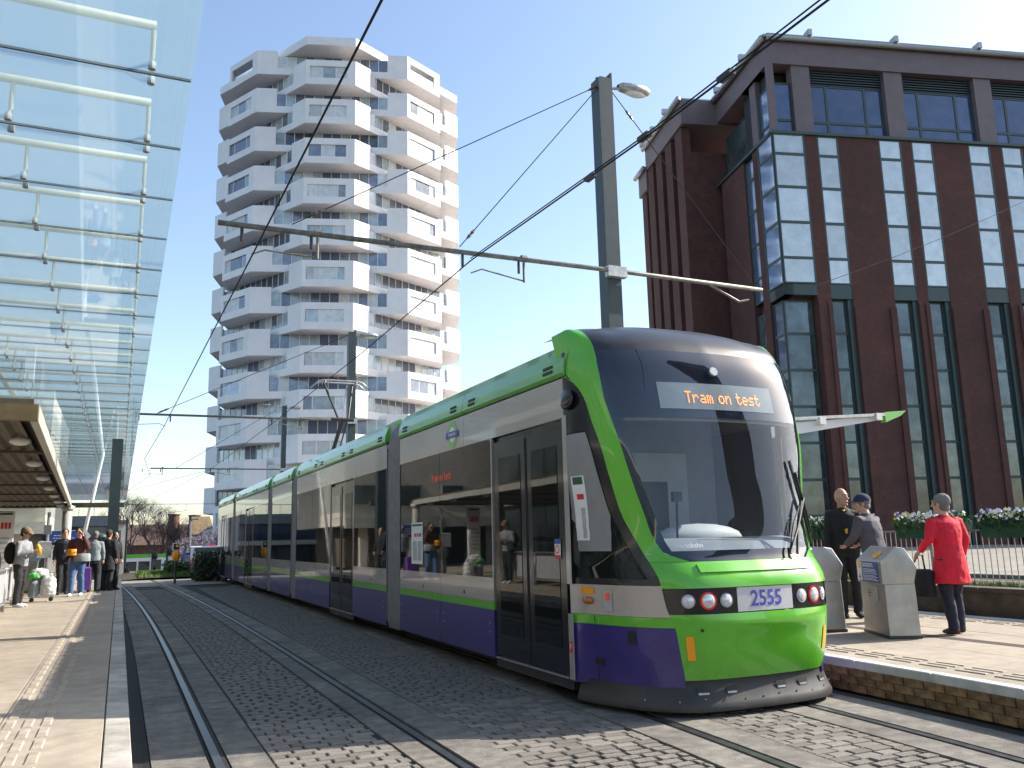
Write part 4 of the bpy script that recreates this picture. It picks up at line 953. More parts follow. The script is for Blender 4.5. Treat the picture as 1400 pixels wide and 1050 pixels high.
for s in (-1, 1):
    for mi_, (a, b, doors, _) in enumerate(mods):
        segs = []; p = a
        for d0, d1 in doors:
            if d0-p > .1: segs.append((p, d0))
            p = d1
        if b-p > .1: segs.append((p, b))
        for c, d in segs:
            n = max(1, round((d-c)/1.85)); L = (d-c)/n
            for i in range(n):
                e, f = c+i*L+.004, c+(i+1)*L-.004
                sq('skirt_panel', 'blue', s, e, f, ZB, Z1-.002); sq('colour_stripe', 'lime', s, e, f, Z1, Z2-.002, .002); sq('side_panel', 'silver', s, e, f, Z2, Z3-.002)
                if i == 0 and s < 0 and d-c > 2:
                    for yy_ in (e+.9, f+.7): sq('panel_lock', 'black', s, yy_, yy_+.04, Z2+.05, Z2+.09, .004, .02)
                for yy_ in (e+.12, f-.12):
                    g = MB(); g.disc((XC+s*UE, yy_, .60), (s, 0, 0), .012, .006, 8); g.disc((XC+s*UE, yy_, .5), (s, 0, 0), .012, .006, 8); g.build('screw', 'steel', tram)
            nw = max(1, round((d-c)/1.9)); L = (d-c-.06)/nw
            for i in range(nw): sq('side_window', 'tglass', s, c+.03+i*L+.006, c+.03+(i+1)*L-.006, Z3, Z4, -.004)
            if nw > 1: sq('window_seal', 'black', s, c+.05, d-.05, Z3+.03, Z4-.03, -.011)
            sq('window_post', 'silver', s, c, c+.028, Z3, Z4, .002) if c != a else None
            sq('window_post', 'silver', s, d-.028, d, Z3, Z4, .002) if d != b else None
        if s < 0: pass
        n = max(1, round((b-a)/2.2)); L = (b-a)/n
        for i in range(n): sq('cantrail_panel', 'silver', s, a+i*L+.003, a+(i+1)*L-.003, Z4+.002, Z5)
        sq('gutter_seal', 'black', s, a, b, Z5+.002, 3.10, -.012)
        for d0, d1 in doors:
            sq('door_frame', 'gloss_black', s, d0+.002, d1-.002, .14, Z4-.002, -.05, .03)
            mid = (d0+d1)/2
            for q0, q1 in ((d0+.04, mid-.008), (mid+.008, d1-.04)):
                lf = sq('door_leaf', 'gloss_black', s, q0, q1, .27, Z4-.06, -.012, .035)
                sq('door_glass', 'tglass', s, q0+.13, q1-.13, .50, Z4-.25, -.007, .02, lf)
                sq('door_edge', 'black', s, mid-.02 if q0 < mid and q1 < mid+.1 and q0 == d0+.04 else q0-.001, mid-.009 if q0 == d0+.04 else q0+.012, .3, Z4-.1, -.006, .02, lf)
            sq('door_step', 'steel', s, d0+.03, d1-.03, .235, .25, .004, .05)
            sq('skirt_panel', 'skirt', s, d0+.003, d1-.003, .14, .232, -.02, .02)
        # roof shroud in lengths with vents
        n = max(1, round((b-a)/2.9)); L = (b-(a if mi_ else YD-.06))/n; a0 = a if mi_ else YD-.06
        for i in range(n):
            o = shroud(s, a0+i*L+.006, a0+(i+1)*L-.006)
            if s < 0:
                for yv in (a0+i*L+.22, a0+(i+1)*L-.42):
                    for zv in (3.15, 3.20):
                        g = MB(); xx = XC-1.358+ (zv-3.14)*.12; g.box(xx-.004, xx+.02, yv, yv+.2, zv, zv+.028); g.build('vent_slot', 'black', o)
        if s < 0 and mi_ == 1:
            for i in range(5):
                for k in range(7):
                    y = 14.35+i*.3; g = MB(); t = k/6; xx = XC-1.335+.13*t*t+.02; z = 3.20+t*.21; g.box(xx-.02, xx+.012, y, y+.16, z, z+.016); g.build('grille_slot', 'black', tram)
    # roof deck
for mi_, (a, b, doors, _) in enumerate(mods):
    g = MB(); g.box(XC-1.25, XC+1.25, a if mi_ else 7.7, b, 3.11, 3.40); g.build('roof_deck', 'print_grey', tram)
    if mi_ not in (0,): g = MB(); g.bev(XC-.95, XC+.95, a+.8, b-.8, 3.40, 3.50 if mi_ != 1 else 3.47, .04); g.build('roof_unit', 'print_grey', tram)
    g = MB(); g.box(XC-1.2, XC+1.2, a+.05, b-.05, .16, .30); g.build('underframe', 'under', tram)
    g = MB(); g.box(XC-1.27, XC+1.27, a+.02, b-.02, 1.1, 1.13) ; g.build('floor_void', 'under', tram) if False else None
for a, b in ((12.62, 13.36), (21.1, 21.8), (24.85, 25.55), (33.3, 34.0)):
    g = MB(); n = 12; P = []
    for i in range(n+1):
        y = a+(b-a)*i/n; r = -.05 if i % 2 else -.005
        prof = [(1.30+r, .2), (1.33+r, .32), (1.33+r, 2.95), (1.27+r, 3.22), (1.12+r, 3.42), (.0, 3.46+r)]
        P.append([(XC-u, y, z) for u, z in prof]+[(XC+u, y, z) for u, z in prof[::-1][1:]])
    g.grid(P); g.build('bellows', 'bellow', tram)
    for yy_ in (a-.001, b-.02): 
        g = MB(); g.box(XC-1.318, XC+1.318, yy_, yy_+.02, .2, 3.0); g.build('bellows_frame', 'black', tram)
# wheels and bogies
for y in (9.1, 11.1, 22.6, 24.1, 35.3, 37.1):
    for s in (-1, 1):
        g = MB(); x = XC+s*.735; g.tube([(x-.06*1, y, .30), (x+.06, y, .30)], .30, 20); wh = g.build('wheel', 'under', tram)
        g = MB(); g.tube([(x+s*.061, y, .30), (x+s*.08, y, .30)], .12, 12); g.build('hub', 'steel', wh)
for y0, y1 in ((8.6, 11.6), (22.2, 24.5), (34.9, 37.5)):
    for s in (-1, 1): g = MB(); g.box(XC+s*1.0-.07, XC+s*1.0+.07, y0, y1, .14, .34); g.build('bogie_frame', 'under', tram)
# side destination display, posters, roundel
dsp = leds(lambda a, b: (XC-UE-.004, 10.75-a, 2.36+b), 'Tram on test', .0115, 'side_display', 'ledred', tram)
def flat(name, m_, ya, yb, za, zb_, o_, parent=None):
    x = XC-UE-o_; g = MB(); g.box(x, x+.003, ya, yb, za, zb_); return g.build(name, m_, parent or tram)
ps = flat('poster', 'print_white', 11.55, 12.05, 1.20, 1.78, .003)
flat('poster_header', 'green_box', 11.58, 12.02, 1.73, 1.76, .006, ps); flat('poster_block', 'redpaint', 11.84, 11.92, 1.58, 1.63, .006, ps); flat('poster_block', 'redpaint', 11.73, 11.81, 1.58, 1.63, .006, ps); flat('poster_block', 'print_blue', 11.61, 11.70, 1.58, 1.63, .006, ps)
flat('poster_block', 'print_grey', 11.80, 11.98, 1.25, 1.52, .006, ps); flat('poster_block', 'print_grey', 11.60, 11.76, 1.25, 1.52, .006, ps)
nsn = flat('notice', 'print_white', 7.40, 7.52, 1.33, 1.52, -.002)
flat('notice_header', 'print_blue', 7.40, 7.52, 1.47, 1.52, .0, nsn); flat('notice_footer', 'redpaint', 7.40, 7.52, 1.33, 1.365, .0, nsn)
g = MB(); n = 20
for k in range(n):
    a0, a1 = 2*math.pi*k/n, 2*math.pi*(k+1)/n
    g.quad(*[(XC-UE-.0032, 7.46+r*math.cos(q), 1.42+r*math.sin(q)) for r, q in ((.03, a0), (.042, a0), (.042, a1), (.03, a1))])
g.build('notice_symbol', 'redpaint', nsn)
YR, ZR = 10.32, 2.875
g = MB(); n = 36; x = XC-UE-.004
for k in range(n):
    a0, a1 = 2*math.pi*k/n, 2*math.pi*(k+1)/n
    g.quad(*[(x, YR+r*math.cos(q), ZR+r*math.sin(q)) for r, q in ((.105, a0), (.175, a0), (.175, a1), (.105, a1))])
rd = g.build('roundel', 'lime', tram)
g = MB(); g.disc((x, YR, ZR), (-1, 0, 0), .104, .0005, 30); g.build('roundel_centre', 'print_white', rd)
flat('roundel_bar', 'print_blue', YR-.225, YR+.225, ZR-.042, ZR+.042, .009, rd)
text_mesh('TRAMLINK', .065, 'print_white', lambda a, b: (XC-UE-.0105, YR-a, ZR+b), 'lettering', rd, .001, .9)
g = MB(); g.bev(XC-1.08, XC-.86, 7.55, 7.85, 3.48, 3.66, .02); g.build('roof_aerial', 'skirt', tram)
# pantograph
pg = MB(); pg.box(XC-.5, XC+.5, 22.7, 24.3, 3.47, 3.56); pan = pg.build('pantograph', 'steel', tram)
g = MB(); g.tube([(XC, 23.7, 3.6), (XC, 22.1, 4.70)], .055, 8); g.tube([(XC+.12, 23.5, 3.6), (XC+.12, 22.05, 4.64)], .02, 6); g.build('lower_arm', 'skirt', pan)
g = MB(); g.tube([(XC-.1, 22.1, 4.70), (XC-.42, 22.5, 5.74)], .03, 8); g.tube([(XC+.15, 22.1, 4.70), (XC+.36, 22.5, 5.74)], .025, 8); g.tube([(XC-.3, 22.1, 4.70), (XC+.3, 22.1, 4.70)], .05, 8); g.tube([(XC, 22.12, 4.74), (XC+.2, 22.5, 5.7)], .01, 5); g.build('upper_arm', 'skirt', pan)
g = MB()
for y in (22.32, 22.68): g.tube([(XC-.74, y, 5.62), (XC-.6, y, 5.75), (XC-.45, y, 5.79), (XC+.45, y, 5.79), (XC+.6, y, 5.75), (XC+.74, y, 5.62)], .022, 8)
g.tube([(XC-.42, 22.3, 5.75), (XC-.42, 22.7, 5.75)], .02, 6); g.tube([(XC+.42, 22.3, 5.75), (XC+.42, 22.7, 5.75)], .02, 6); g.build('contact_strip', 'steel', pan, smooth=True)
# ------------------------------------------------------------------ beyond the platform end
def at(sx, y): return sx*y
# far tram going down the hill
ft = thing('far_tram', 'white and lime tram crossing far behind the grassy verge', 'tram', (4, 124, -3.0))
def fbx(name, m_, x0, x1, y0, y1, z0, z1, parent=ft): g = MB(); g.box(x0, x1, y0, y1, z0-2.95, z1-2.95); return g.build(name, m_, parent)
ft.rotation_euler = (0, 0, R(24))
fbx('body', 'print_white', -14, 8, 124, 126.6, .75, 2.9); fbx('skirt', 'blue', -14, 8, 124.01, 126.59, .2, .748); fbx('roof_edge', 'lime', -14, 8, 123.97, 126.63, 2.9, 3.35)
for i, x in enumerate(np.arange(-13.6, 7.4, 1.75)):
    if i % 4 == 2: fbx('door', 'tglass', x+.1, x+1.4, 123.95, 124.0, .35, 2.6)
    else: fbx('window', 'tglass', x+.1, x+1.6, 123.96, 124.0, 1.25, 2.45)
# verge, wall, hedge and flowers past the crossing
g = MB(); g.grid([[(-.3, y, gz_(y)+h), (1.2, y, gz_(y)+h+.1), (4.6, y, gz_(y)+h+.1), (5.2, y, gz_(y))] for y, h in ((42.6, .0), (43.4, .1), (46, .15), (52, .1))]); struct('verge', g, 'soil')
g = MB()
for _ in range(6000):
    x = random.uniform(.8, 5); y = random.uniform(42.7, 49); z = gz_(y)+.08+min(.14, (y-42.7)*.1); h = random.uniform(.06, .18); a = random.uniform(0, 6.3)
    g.add([(x-math.cos(a)*.03, y-math.sin(a)*.03, z), (x+math.cos(a)*.03, y+math.sin(a)*.03, z), (x+random.uniform(-.08, .08), y, z+h)], [(0, 1, 2)])
o = g.build('grass', 'grass'); tag(o, 'bright green grass on the verge past the crossing', 'grass'); o['kind'] = 'stuff'
vw = thing('verge_wall', 'low dark wall along the verge in front of the far tram', 'wall', (1, 45, 0))
g = MB(); g.prism([(.2, 45.5, -.1), (2.9, 46.5, -.1), (2.9, 46.8, -.1), (.2, 45.8, -.1)], (0, 0, .36)); g.build('wall_face', 'wallbrown', vw)
def leafball(g, c, r, n, s, flat=.8):
    for _ in range(n):
        v = Vector((random.gauss(0, 1), random.gauss(0, 1), random.gauss(0, 1))).normalized()*random.uniform(.55, 1)
        p = Vector(c)+Vector((v.x*r[0], v.y*r[1], v.z*r[2])); a = Vector((random.gauss(0, 1), random.gauss(0, 1), random.gauss(0, 1))).normalized(); b = a.orthogonal().normalized(); c2 = a.cross(b)
        q = s*random.uniform(.6, 1.3); g.add([p-b*q, p+c2*q*.5, p+b*q, p-c2*q*.5], [(0, 1, 2, 3)])
def shrub(c, r, n, s, m_, label, cat='shrub', group=None, name='shrub', stems=True):
    t = thing(name, label, cat, (c[0], c[1], c[2]-r[2]), 0, group)
    g = MB(); leafball(g, c, r, n, s); g.build('foliage', m_, t)
    g = MB()
    for k in range(6):
        a = random.uniform(0, 6.3); g.tube([(c[0], c[1], c[2]-r[2]), (c[0]+math.cos(a)*r[0]*.4, c[1]+math.sin(a)*r[1]*.4, c[2]+random.uniform(-.2, .5)*r[2])], [.03, .01], 5)
    g.build('stem', 'bark', t); return t
shrub((2.35, 44.2, .55), (.5, .4, .28), 500, .07, 'leaf', 'yellow green bush left on the verge beside the signal post')
shrub((3.1, 44.5, .5), (.55, .4, .26), 500, .07, 'leaf', 'yellow green bush on the verge nearest the parked car')
hg = thing('hedge', 'dark clipped hedge at the tail of the green tram', 'hedge', (3.6, 39.4, 0))
g = MB()
for _ in range(3000):
    p = Vector((random.uniform(3.0, 4.3), random.uniform(38.6, 41.2), random.uniform(0, 1.12+.12*math.sin(_)))); a = Vector((random.gauss(0, 1), random.gauss(0, 1), random.gauss(0, 1))).normalized(); b = a.orthogonal().normalized(); c = a.cross(b); q = random.uniform(.05, .11)
    g.add([p-b*q, p+c*q*.5, p+b*q, p-c*q*.5], [(0, 1, 2, 3)])
g.build('foliage', 'hedge', hg)
g = MB()
for k in range(9): x = 3.1+k*.13; g.tube([(x, 39.2+.2*(k % 3), 0), (x+.05, 39.3+.2*(k % 3), .9)], .02, 5)
g.build('stem', 'bark', hg)
# car
car = thing('parked_car', 'silver blue hatchback with red tail light beside the dark hedge', 'car', (3.2, 44, 0))
def carb(): 
    prof = [(-2.0, .35), (-2.02, .75), (-1.85, .98), (-1.55, 1.02), (-1.15, 1.42), (.3, 1.46), (1.0, 1.0), (1.9, .85), (2.05, .6), (2.0, .3)]
    return prof
cx, cy = 3.9, 42.4
g = MB(); pf = carb()
rows = [[(cx+sx*(.86 if zz > 1.1 else .9)*(1 if abs(sx) < 1 else .97), cy+2+yy_, zz) for yy_, zz in pf] for sx in (-1, -.95, .95, 1)]
g.grid(rows); g.add(rows[0], [tuple(range(len(pf)))]); g.add(rows[-1], [tuple(range(len(pf)))]); g.build('body', 'carpaint', car, fix=True)
g = MB(); g.quad((cx-.72, cy+.42, 1.04), (cx+.72, cy+.42, 1.04), (cx+.66, cy+.80, 1.38), (cx-.66, cy+.80, 1.38)); g.build('rear_window', 'tglass', car)
for s in (-1, 1):
    g = MB(); x = cx+s*.905; g.add([(x, cy+.55, 1.03), (x, cy+2.9, 1.03), (x, cy+2.2, 1.40), (x, cy+.95, 1.40)], [(0, 1, 2, 3)]); g.build('side_window', 'tglass', car)
    g = MB(); g.box(cx+s*.8-.05, cx+s*.8+.05, cy-.04, cy+.06, .66, .88); g.build('tail_light', 'redpaint', car)
    for y in (.75, 3.25):
        g = MB(); g.tube([(cx+s*.72-.1, cy+y, .31), (cx+s*.72+.1, cy+y, .31)], .31, 16); w_ = g.build('wheel', 'black', car); g = MB(); g.disc((cx+s*.825, cy+y, .31), (s, 0, 0), .19, .01, 12); g.build('rim', 'steel', w_)
g = MB(); g.box(cx-.88, cx+.88, cy-.07, cy+.05, .28, .5); g.build('bumper', 'black', car)
# signal and sign posts
def post(g, x, y, z0, z1, r=.04): g.tube([(x, y, z0), (x, y, z1)], r, 8)
s1 = thing('signal_post', 'slim tram signal on a post with an orange bag tied below', 'signal', (2.12, 37.7, 0))
g = MB(); post(g, 2.12, 37.7, 0, 1.6, .045); g.build('post', 'post', s1)
g = MB(); g.box(1.98, 2.26, 37.6, 37.8, 1.32, 1.62); hd = g.build('signal_head', 'print_white', s1); g = MB(); g.box(2.01, 2.23, 37.585, 37.6, 1.35, 1.59); g.build('backplate', 'black', hd); g = MB(); g.disc((2.15, 37.58, 1.5), (0, -1, 0), .06, .01); g.build('lens', 'yellow', hd)
g = MB(); g.ball((2.13, 37.66, 1.12), (.17, .12, .24), 10, 8); g.build('orange_bag', 'orange', s1, smooth=True)
s2 = thing('street_light', 'tall thin pale lamp column with a blue round sign', 'street light', (3.9, 58, -.6)); z = 3.15
g = MB(); post(g, 4.05, 58, -.8, 3.0, .07); g.tube([(4.05, 58, 2.95), (4.1, 57.9, 3.1), (4.5, 57.7, 3.1)], .05, 8); g.build('column', 'steel', s2)
g = MB(); g.disc((4.05, 57.9, .92), (0, -1, 0), .42, .03, 20); g.build('round_sign', 'print_blue', s2)
s3 = thing('road_sign', 'small red round no entry sign beside the tram tail', 'road sign', (4.0, 43.5, 0))
g = MB(); post(g, 4.28, 46, 0, 1.55, .035); g.build('post', 'steel', s3); g = MB(); g.disc((4.28, 45.95, 1.3), (0, -1, 0), .26, .02, 18); dd = g.build('disc', 'redpaint', s3); g = MB(); g.box(4.12, 4.44, 45.92, 45.93, 1.26, 1.34); g.build('bar', 'print_white', dd)
for i, (sx, y, z1, lab) in enumerate(((.0065, 66, 3.4, 'dark slim post in front of the far tram, nearest the platform'), (.033, 62, 1.15, 'short post with dark signal head before the far tram'), (.0475, 60, 1.4, 'short dark post right before the far tram windows'))):
    t = thing('signal_post', lab, 'signal', (sx*y, y, gz_(y)), 0, 'posts beyond the crossing')
    g = MB(); post(g, sx*y, y, gz_(y), z1, .07); g.build('post', 'post', t); g = MB(); g.ball((sx*y+.15, y-.1, z1-.3 if i else -.2), (.18, .12, .26), 10, 7); g.build('signal_head', 'black', t)
# houses and chimneys
def house(x0, x1, y0, y1, zb, ze, zr_, label, wm, rm, win=True, ridge='x'):
    t = thing('house', label, 'house', ((x0+x1)/2, y0, zb))
    g = MB(); g.box(x0, x1, y0, y1, zb, ze); w_ = g.build('wall', wm, t)
    ym = (y0+y1)/2; g = MB()
    if ridge == 'x': g.add([(x0-.4, y0-.4, ze), (x1+.4, y0-.4, ze), (x1, ym, zr_), (x0, ym, zr_), (x0-.4, y1+.4, ze), (x1+.4, y1+.4, ze)], [(0, 1, 2, 3), (4, 3, 2, 5), (0, 3, 4), (1, 5, 2)])
    else:
        xm = (x0+x1)/2; g.add([(x0-.4, y0-.4, ze), (x0-.4, y1+.4, ze), (xm, y1+.4, zr_), (xm, y0-.4, zr_), (x1+.4, y0-.4, ze), (x1+.4, y1+.4, ze)], [(0, 3, 2, 1), (3, 4, 5, 2), (0, 4, 3)])
    r_ = g.build('roof', rm, t)
    n = int((x1-x0)/3)
    for i in range(n):
        for z in np.arange(zb+1.2, ze-1.4, 3):
            x = x0+(i+.5)*(x1-x0)/n; g = MB(); g.box(x-.7, x+.7, y0-.06, y0-.002, z, z+1.5); f = g.build('window', 'print_white', t); g = MB(); g.box(x-.6, x+.6, y0-.09, y0-.061, z+.1, z+1.4); g.build('pane', 'navy_glass', f)
    return t, r_
h1, r1 = house(.5, 13, 172, 182, -6, 1.6, 5.4, 'brown roofed house row behind the bare trees', 'housebrick', 'rooftile')
h2, r2 = house(13.3, 17.6, 150, 160, -6, 1.6, 5.4, 'dark brown house under the left round stack', 'housebrick', 'housebrick', ridge='y')
h3, r3 = house(11.5, 14.6, 158.5, 168, -6, 3.2, 6.4, 'ochre roofed house with white dormers between the round stacks', 'cream_wall', 'ochre_roof', ridge='x')
for sx, lab, tp in ((.0525, 'left of two brown round stacks above the roofs', 6.7), (.0735, 'right of two brown round stacks, nearest the tower', 6.5)):
    y = 165; t = thing('round_stack', lab, 'chimney', (sx*y, y, 0), 0, 'round stacks above the roofs'); g = MB(); g.tube([(sx*y, y, -4), (sx*y, y, 4.2), (sx*y, y, tp)], [1.6, 1.0, .95], 16); g.build('stack', 'housebrick', t); g = MB(); g.tube([(sx*y, y, tp), (sx*y, y, tp+.25)], 1.08, 16); g.build('rim', 'rooftile', t)
# trees
def tree(x, y, zb, h, label, crown='twig', seed=0, spread=.5, leaf=None, depth=6, nl=0, group=None, name='bare_tree'):
    rnd = random.Random(seed); t = thing(name, label, 'tree', (x, y, zb), 0, group)
    tr = MB(); tw_ = MB(); ends = []
    def br(p, d, L, r, k):
        q = p+d*L; (tr if k < 2 else tw_).tube([p, (p+q)/2+Vector((rnd.gauss(0, .04)*L, rnd.gauss(0, .04)*L, 0)), q], [r, r*.85, r*.7], 6 if k < 2 else 4, cap=False)
        if k >= depth: ends.append(q); return
        for _ in range(2 if k == 0 else rnd.choice([2, 3])):
            a = Vector((rnd.gauss(0, 1), rnd.gauss(0, 1), rnd.gauss(0, .6))).normalized(); nd = (d+a*spread*rnd.uniform(.7, 1.3)+Vector((0, 0, .08))).normalized()
            br(q, nd, L*rnd.uniform(.68, .88), r*.62, k+1)
    br(Vector((x, y, zb)), Vector((0, 0, 1)), h*.26, h*.022, 0)
    tr.build('trunk', 'bark', t); o = tw_.build('branches', crown, t)
    if leaf:
        g = MB()
        for e in ends:
            for _ in range(nl):
                p = e+Vector((rnd.gauss(0, .35), rnd.gauss(0, .35), rnd.gauss(0, .3))); a = Vector((rnd.gauss(0, 1), rnd.gauss(0, 1), rnd.gauss(0, 1))).normalized(); b = a.orthogonal().normalized(); c = a.cross(b); s = rnd.uniform(.06, .15); s2 = s*(.12 if leaf == 'twig' else 1); s *= (5 if leaf == 'twig' else 1)
                g.add([p-b*s, p+c*s2, p+b*s, p-c*s2], [(0, 1, 2, 3)])
        c_ = g.build('crown', leaf, t)
    return t
tree(2.2, 140, -5, 13.5, 'tall bare tree in front of the brown house row', seed=3, depth=6, spread=.55, leaf='twig', nl=7)
tree(5.6, 138, -5, 13.5, 'broad bare reddish tree behind the far tram', seed=5, spread=.62, depth=6, leaf='twig', nl=7)
tree(4.0, 134, -5, 9.5, 'small bare tree between the two tall bare ones', seed=31, spread=.7, depth=6, leaf='twig', nl=7)
tree(7.9, 136, -5, 10.5, 'low bare reddish tree left of the round stacks', seed=8, spread=.7, depth=6, leaf='twig', nl=7)
tree(-.2, 160, -6, 13.5, 'thin bare tree beside the dark mast', seed=11)
tree(9.8, 120, -4.2, 8.0, 'pink blossom tree left of the tram tail', crown='bark', seed=21, leaf='pink', nl=7, depth=5, spread=.7, name='blossom_tree')
tree(12.2, 126, -4.2, 8.4, 'pink blossom tree directly behind the tram tail', crown='bark', seed=25, leaf='pink', nl=7, depth=5, spread=.75, name='blossom_tree')

# station building with dark glazing and the cream block at the left
sb = thing('station_building', 'low grey station building with dark banded glazing', 'building', (-5, 70, 0))
g = MB(); g.box(-22, -.65, 70, 90, -1.4, 3.7); g.build('wall', 'grey_clad', sb)
g = MB(); g.box(-22, -.6, 69.5, 69.99, 3.0, 3.75); g.build('fascia', 'grey_clad', sb)
for i in range(14):
    x = -1.0-i*1.3; g = MB(); g.box(x-1.24, x, 69.8, 69.98, 1.75, 2.95); g.build('window', 'navy_glass', sb)
    g = MB(); g.box(x-1.24, x, 69.8, 69.98, -.6, 1.3); g.build('window', 'dark_glass', sb)
g = MB(); g.box(-22, -.6, 69.2, 69.78, 1.35, 1.68); g.build('canopy_band', 'cream', sb)
g = MB()
for k in range(20): g.tube([(-.8-k*1.0, 69.9, 3.75), (-.8-k*1.0, 69.9, 4.5)], .02, 5)
g.tube([(-.8, 69.9, 4.5), (-20, 69.9, 4.5)], .025, 5); g.build('roof_rail', 'steel', sb)
cb = thing('cream_block', 'cream concrete building with a deep overhang at the far left', 'building', (-7, 46, 0))
g = MB(); g.box(-16, -3.25, 46, 60, 2.35, 7.2); g.build('upper_wall', 'cream_wall', cb)
g = MB(); g.box(-16, -3.2, 45.6, 45.99, 2.2, 2.75); g.build('beam', 'cream', cb); g = MB(); g.box(-16, -4.2, 50, 58, 0, 2.34); g.build('recess_wall', 'wallbrown', cb)
for x in (-4.4, -8, -12): g = MB(); g.box(x-.2, x+.2, 46.3, 46.7, 0, 2.34); g.build('column', 'cream_wall', cb)
for i in range(4): g = MB(); g.box(-5.0-i*2.6, -3.6-i*2.6, 45.95, 46.05, 3.4, 4.6); f = g.build('window', 'cream', cb); g = MB(); g.box(-4.9-i*2.6, -3.7-i*2.6, 45.92, 45.949, 3.5, 4.5); g.build('pane', 'dark_glass', f)
# tan parapet house behind the mast
t = thing('rendered_house', 'tan rendered house edge just right of the thick mast', 'house', (.1, 95, -2)); g = MB(); g.box(-1.4, .62, 95, 104, -3, 3.8); w_ = g.build('wall', 'cream_wall', t)
for z in (-.6, 1.8): g = MB(); g.box(-.9, .1, 94.93, 94.998, z, z+1.3); g.build('window', 'navy_glass', t)
g = MB(); g.box(-1.6, .8, 94.7, 104.2, 3.8, 4.1); g.build('roof', 'rooftile', t)
# street furniture on the left platform
bs = thing('direction_sign', 'blue arrow shaped direction sign facing along the platform', 'sign', (-1.3, 29, 1.9))
yS = 29.2; x0, x1, z0, z1 = -1.92, -.92, 1.70, 2.05
g = MB(); g.prism([(x0, yS, z0), (x1-.02, yS, z0), (x1+.12, yS, (z0+z1)/2), (x1-.02, yS, z1), (x0, yS, z1)], (0, .05, 0)); b_ = g.build('border', 'print_white', bs)
g = MB(); g.prism([(x0+.0, yS-.01, z0+.015), (x1-.12, yS-.01, z0+.015), (x1-.01, yS-.01, (z0+z1)/2), (x1-.12, yS-.01, z1-.015), (x0, yS-.01, z1-.015)], (0, .009, 0)); p_ = g.build('panel', 'print_blue', bs)
for z, a, b in ((1.90, .12, .5), (1.82, .1, .66), (1.745, .14, .6)):
    g = MB(); x = x0+a
    while x < x0+b: w_ = random.uniform(.03, .08); g.box(x, x+w_, yS-.0125, yS-.0101, z-.012, z+.012); x += w_+.02
    g.build('text_line', 'print_white', p_)
g = MB(); post(g, -1.45, yS+.09, .3, 2.0, .035); g.build('post', 'steel', bs)
tt = thing('totem_sign', 'white timetable totem with red lettering at the left edge', 'sign', (-2.7, 26, .3))
g = MB(); g.bev(-2.92, -2.55, 26, 26.15, .3, 2.52, .02); bd = g.build('body', 'print_white', tt)
g = MB(); g.box(-2.88, -2.59, 25.99, 25.998, 2.42, 2.47); g.build('header', 'green_box', bd)
for i in range(3): g = MB(); x = -2.84+i*.085; g.box(x, x+.06, 25.988, 25.997, 2.06, 2.22); g.build('red_lettering', 'redpaint', bd)
for i in range(6): g = MB(); g.box(-2.85, -2.63, 25.99, 25.998, 1.2+i*.12, 1.24+i*.12); g.build('text_line', 'print_grey', bd)
cbx = thing('control_cabinet', 'grey control box on a thin pole behind the man eating', 'cabinet', (-1.75, 25, .3))
g = MB(); post(g, -1.78, 26.5, .3, 2.5, .04); g.build('post', 'steel', cbx); g = MB(); g.bev(-1.98, -1.66, 26.2, 26.42, 1.28, 1.72, .02); g.build('box', 'print_grey', cbx); g = MB(); g.box(-1.87, -1.69, 26.3, 26.45, 1.9, 2.15); g.build('small_box', 'grey_clad', cbx)
yp_ = thing('notice_panel', 'pale cream notice panel standing by the ticket machine', 'notice', (-1.9, 30, .3)); g = MB(); g.bev(-2.0, -1.72, 30, 30.1, .3, 1.62, .01); g.build('panel', 'cream', yp_); g = MB(); g.box(-1.96, -1.76, 29.99, 29.999, .8, 1.5); g.build('poster', 'print_white', yp_)
dm = thing('diamond_sign', 'small white diamond tram sign on the thick mast', 'sign', (-.2, 27.85, 1.6)); g = MB(); g.prism([(-.2, 27.80, 1.32), (.02, 27.80, 1.6), (-.2, 27.80, 1.88), (-.42, 27.80, 1.6)], (0, .02, 0)); g.build('plate', 'print_white', dm); g = MB(); g.box(-.22, -.18, 27.82, 27.97, 1.5, 1.7); g.build('bracket', 'steel', dm)
# pole with a dark globe just left of the thick mast
gp = thing('bollard_lamp', 'short dark pole with a dark cap just left of the thick mast', 'lamp', (-.42, 27.2, .3)); g = MB(); post(g, -.5, 27.2, .3, 1.75, .075); g.build('pole', 'post', gp); g = MB(); g.ball((-.5, 27.2, 1.82), (.17, .17, .11), 12, 8); g.build('cap', 'post', gp)
# silver barrier along the left platform edge of the frame
def barrier(y0, lab):
    t = thing('barrier', lab, 'barrier', (-2.0, y0, .3), 0, 'silver barriers at the left edge'); x = -2.02+(y0-17)*-.03
    g = MB()
    for yy_ in (y0, y0+1.9): g.tube([(x, yy_, .3), (x, yy_, 1.15)], .03, 8)
    g.tube([(x, y0, 1.13), (x, y0+1.9, 1.13)], .025, 8); g.tube([(x, y0, .45), (x, y0+1.9, .45)], .02, 8); g.build('frame', 'steel', t, smooth=True)
    for k in range(14): g = MB(); yy_ = y0+.13*(k+1)-.03; g.tube([(x, yy_, .45), (x, yy_, 1.12)], .009, 6); g.build('bar', 'steel', t)
    g = MB(); g.box(x-.005, x+.005, y0+.1, y0+1.8, .5, 1.05); g.build('mesh_panel', 'print_grey', t)
barrier(16.1, 'silver mesh barrier nearest the camera at the left edge'); barrier(18.3, 'silver mesh barrier behind the first one at the left edge'); barrier(20.5, 'silver mesh barrier beside the man eating')

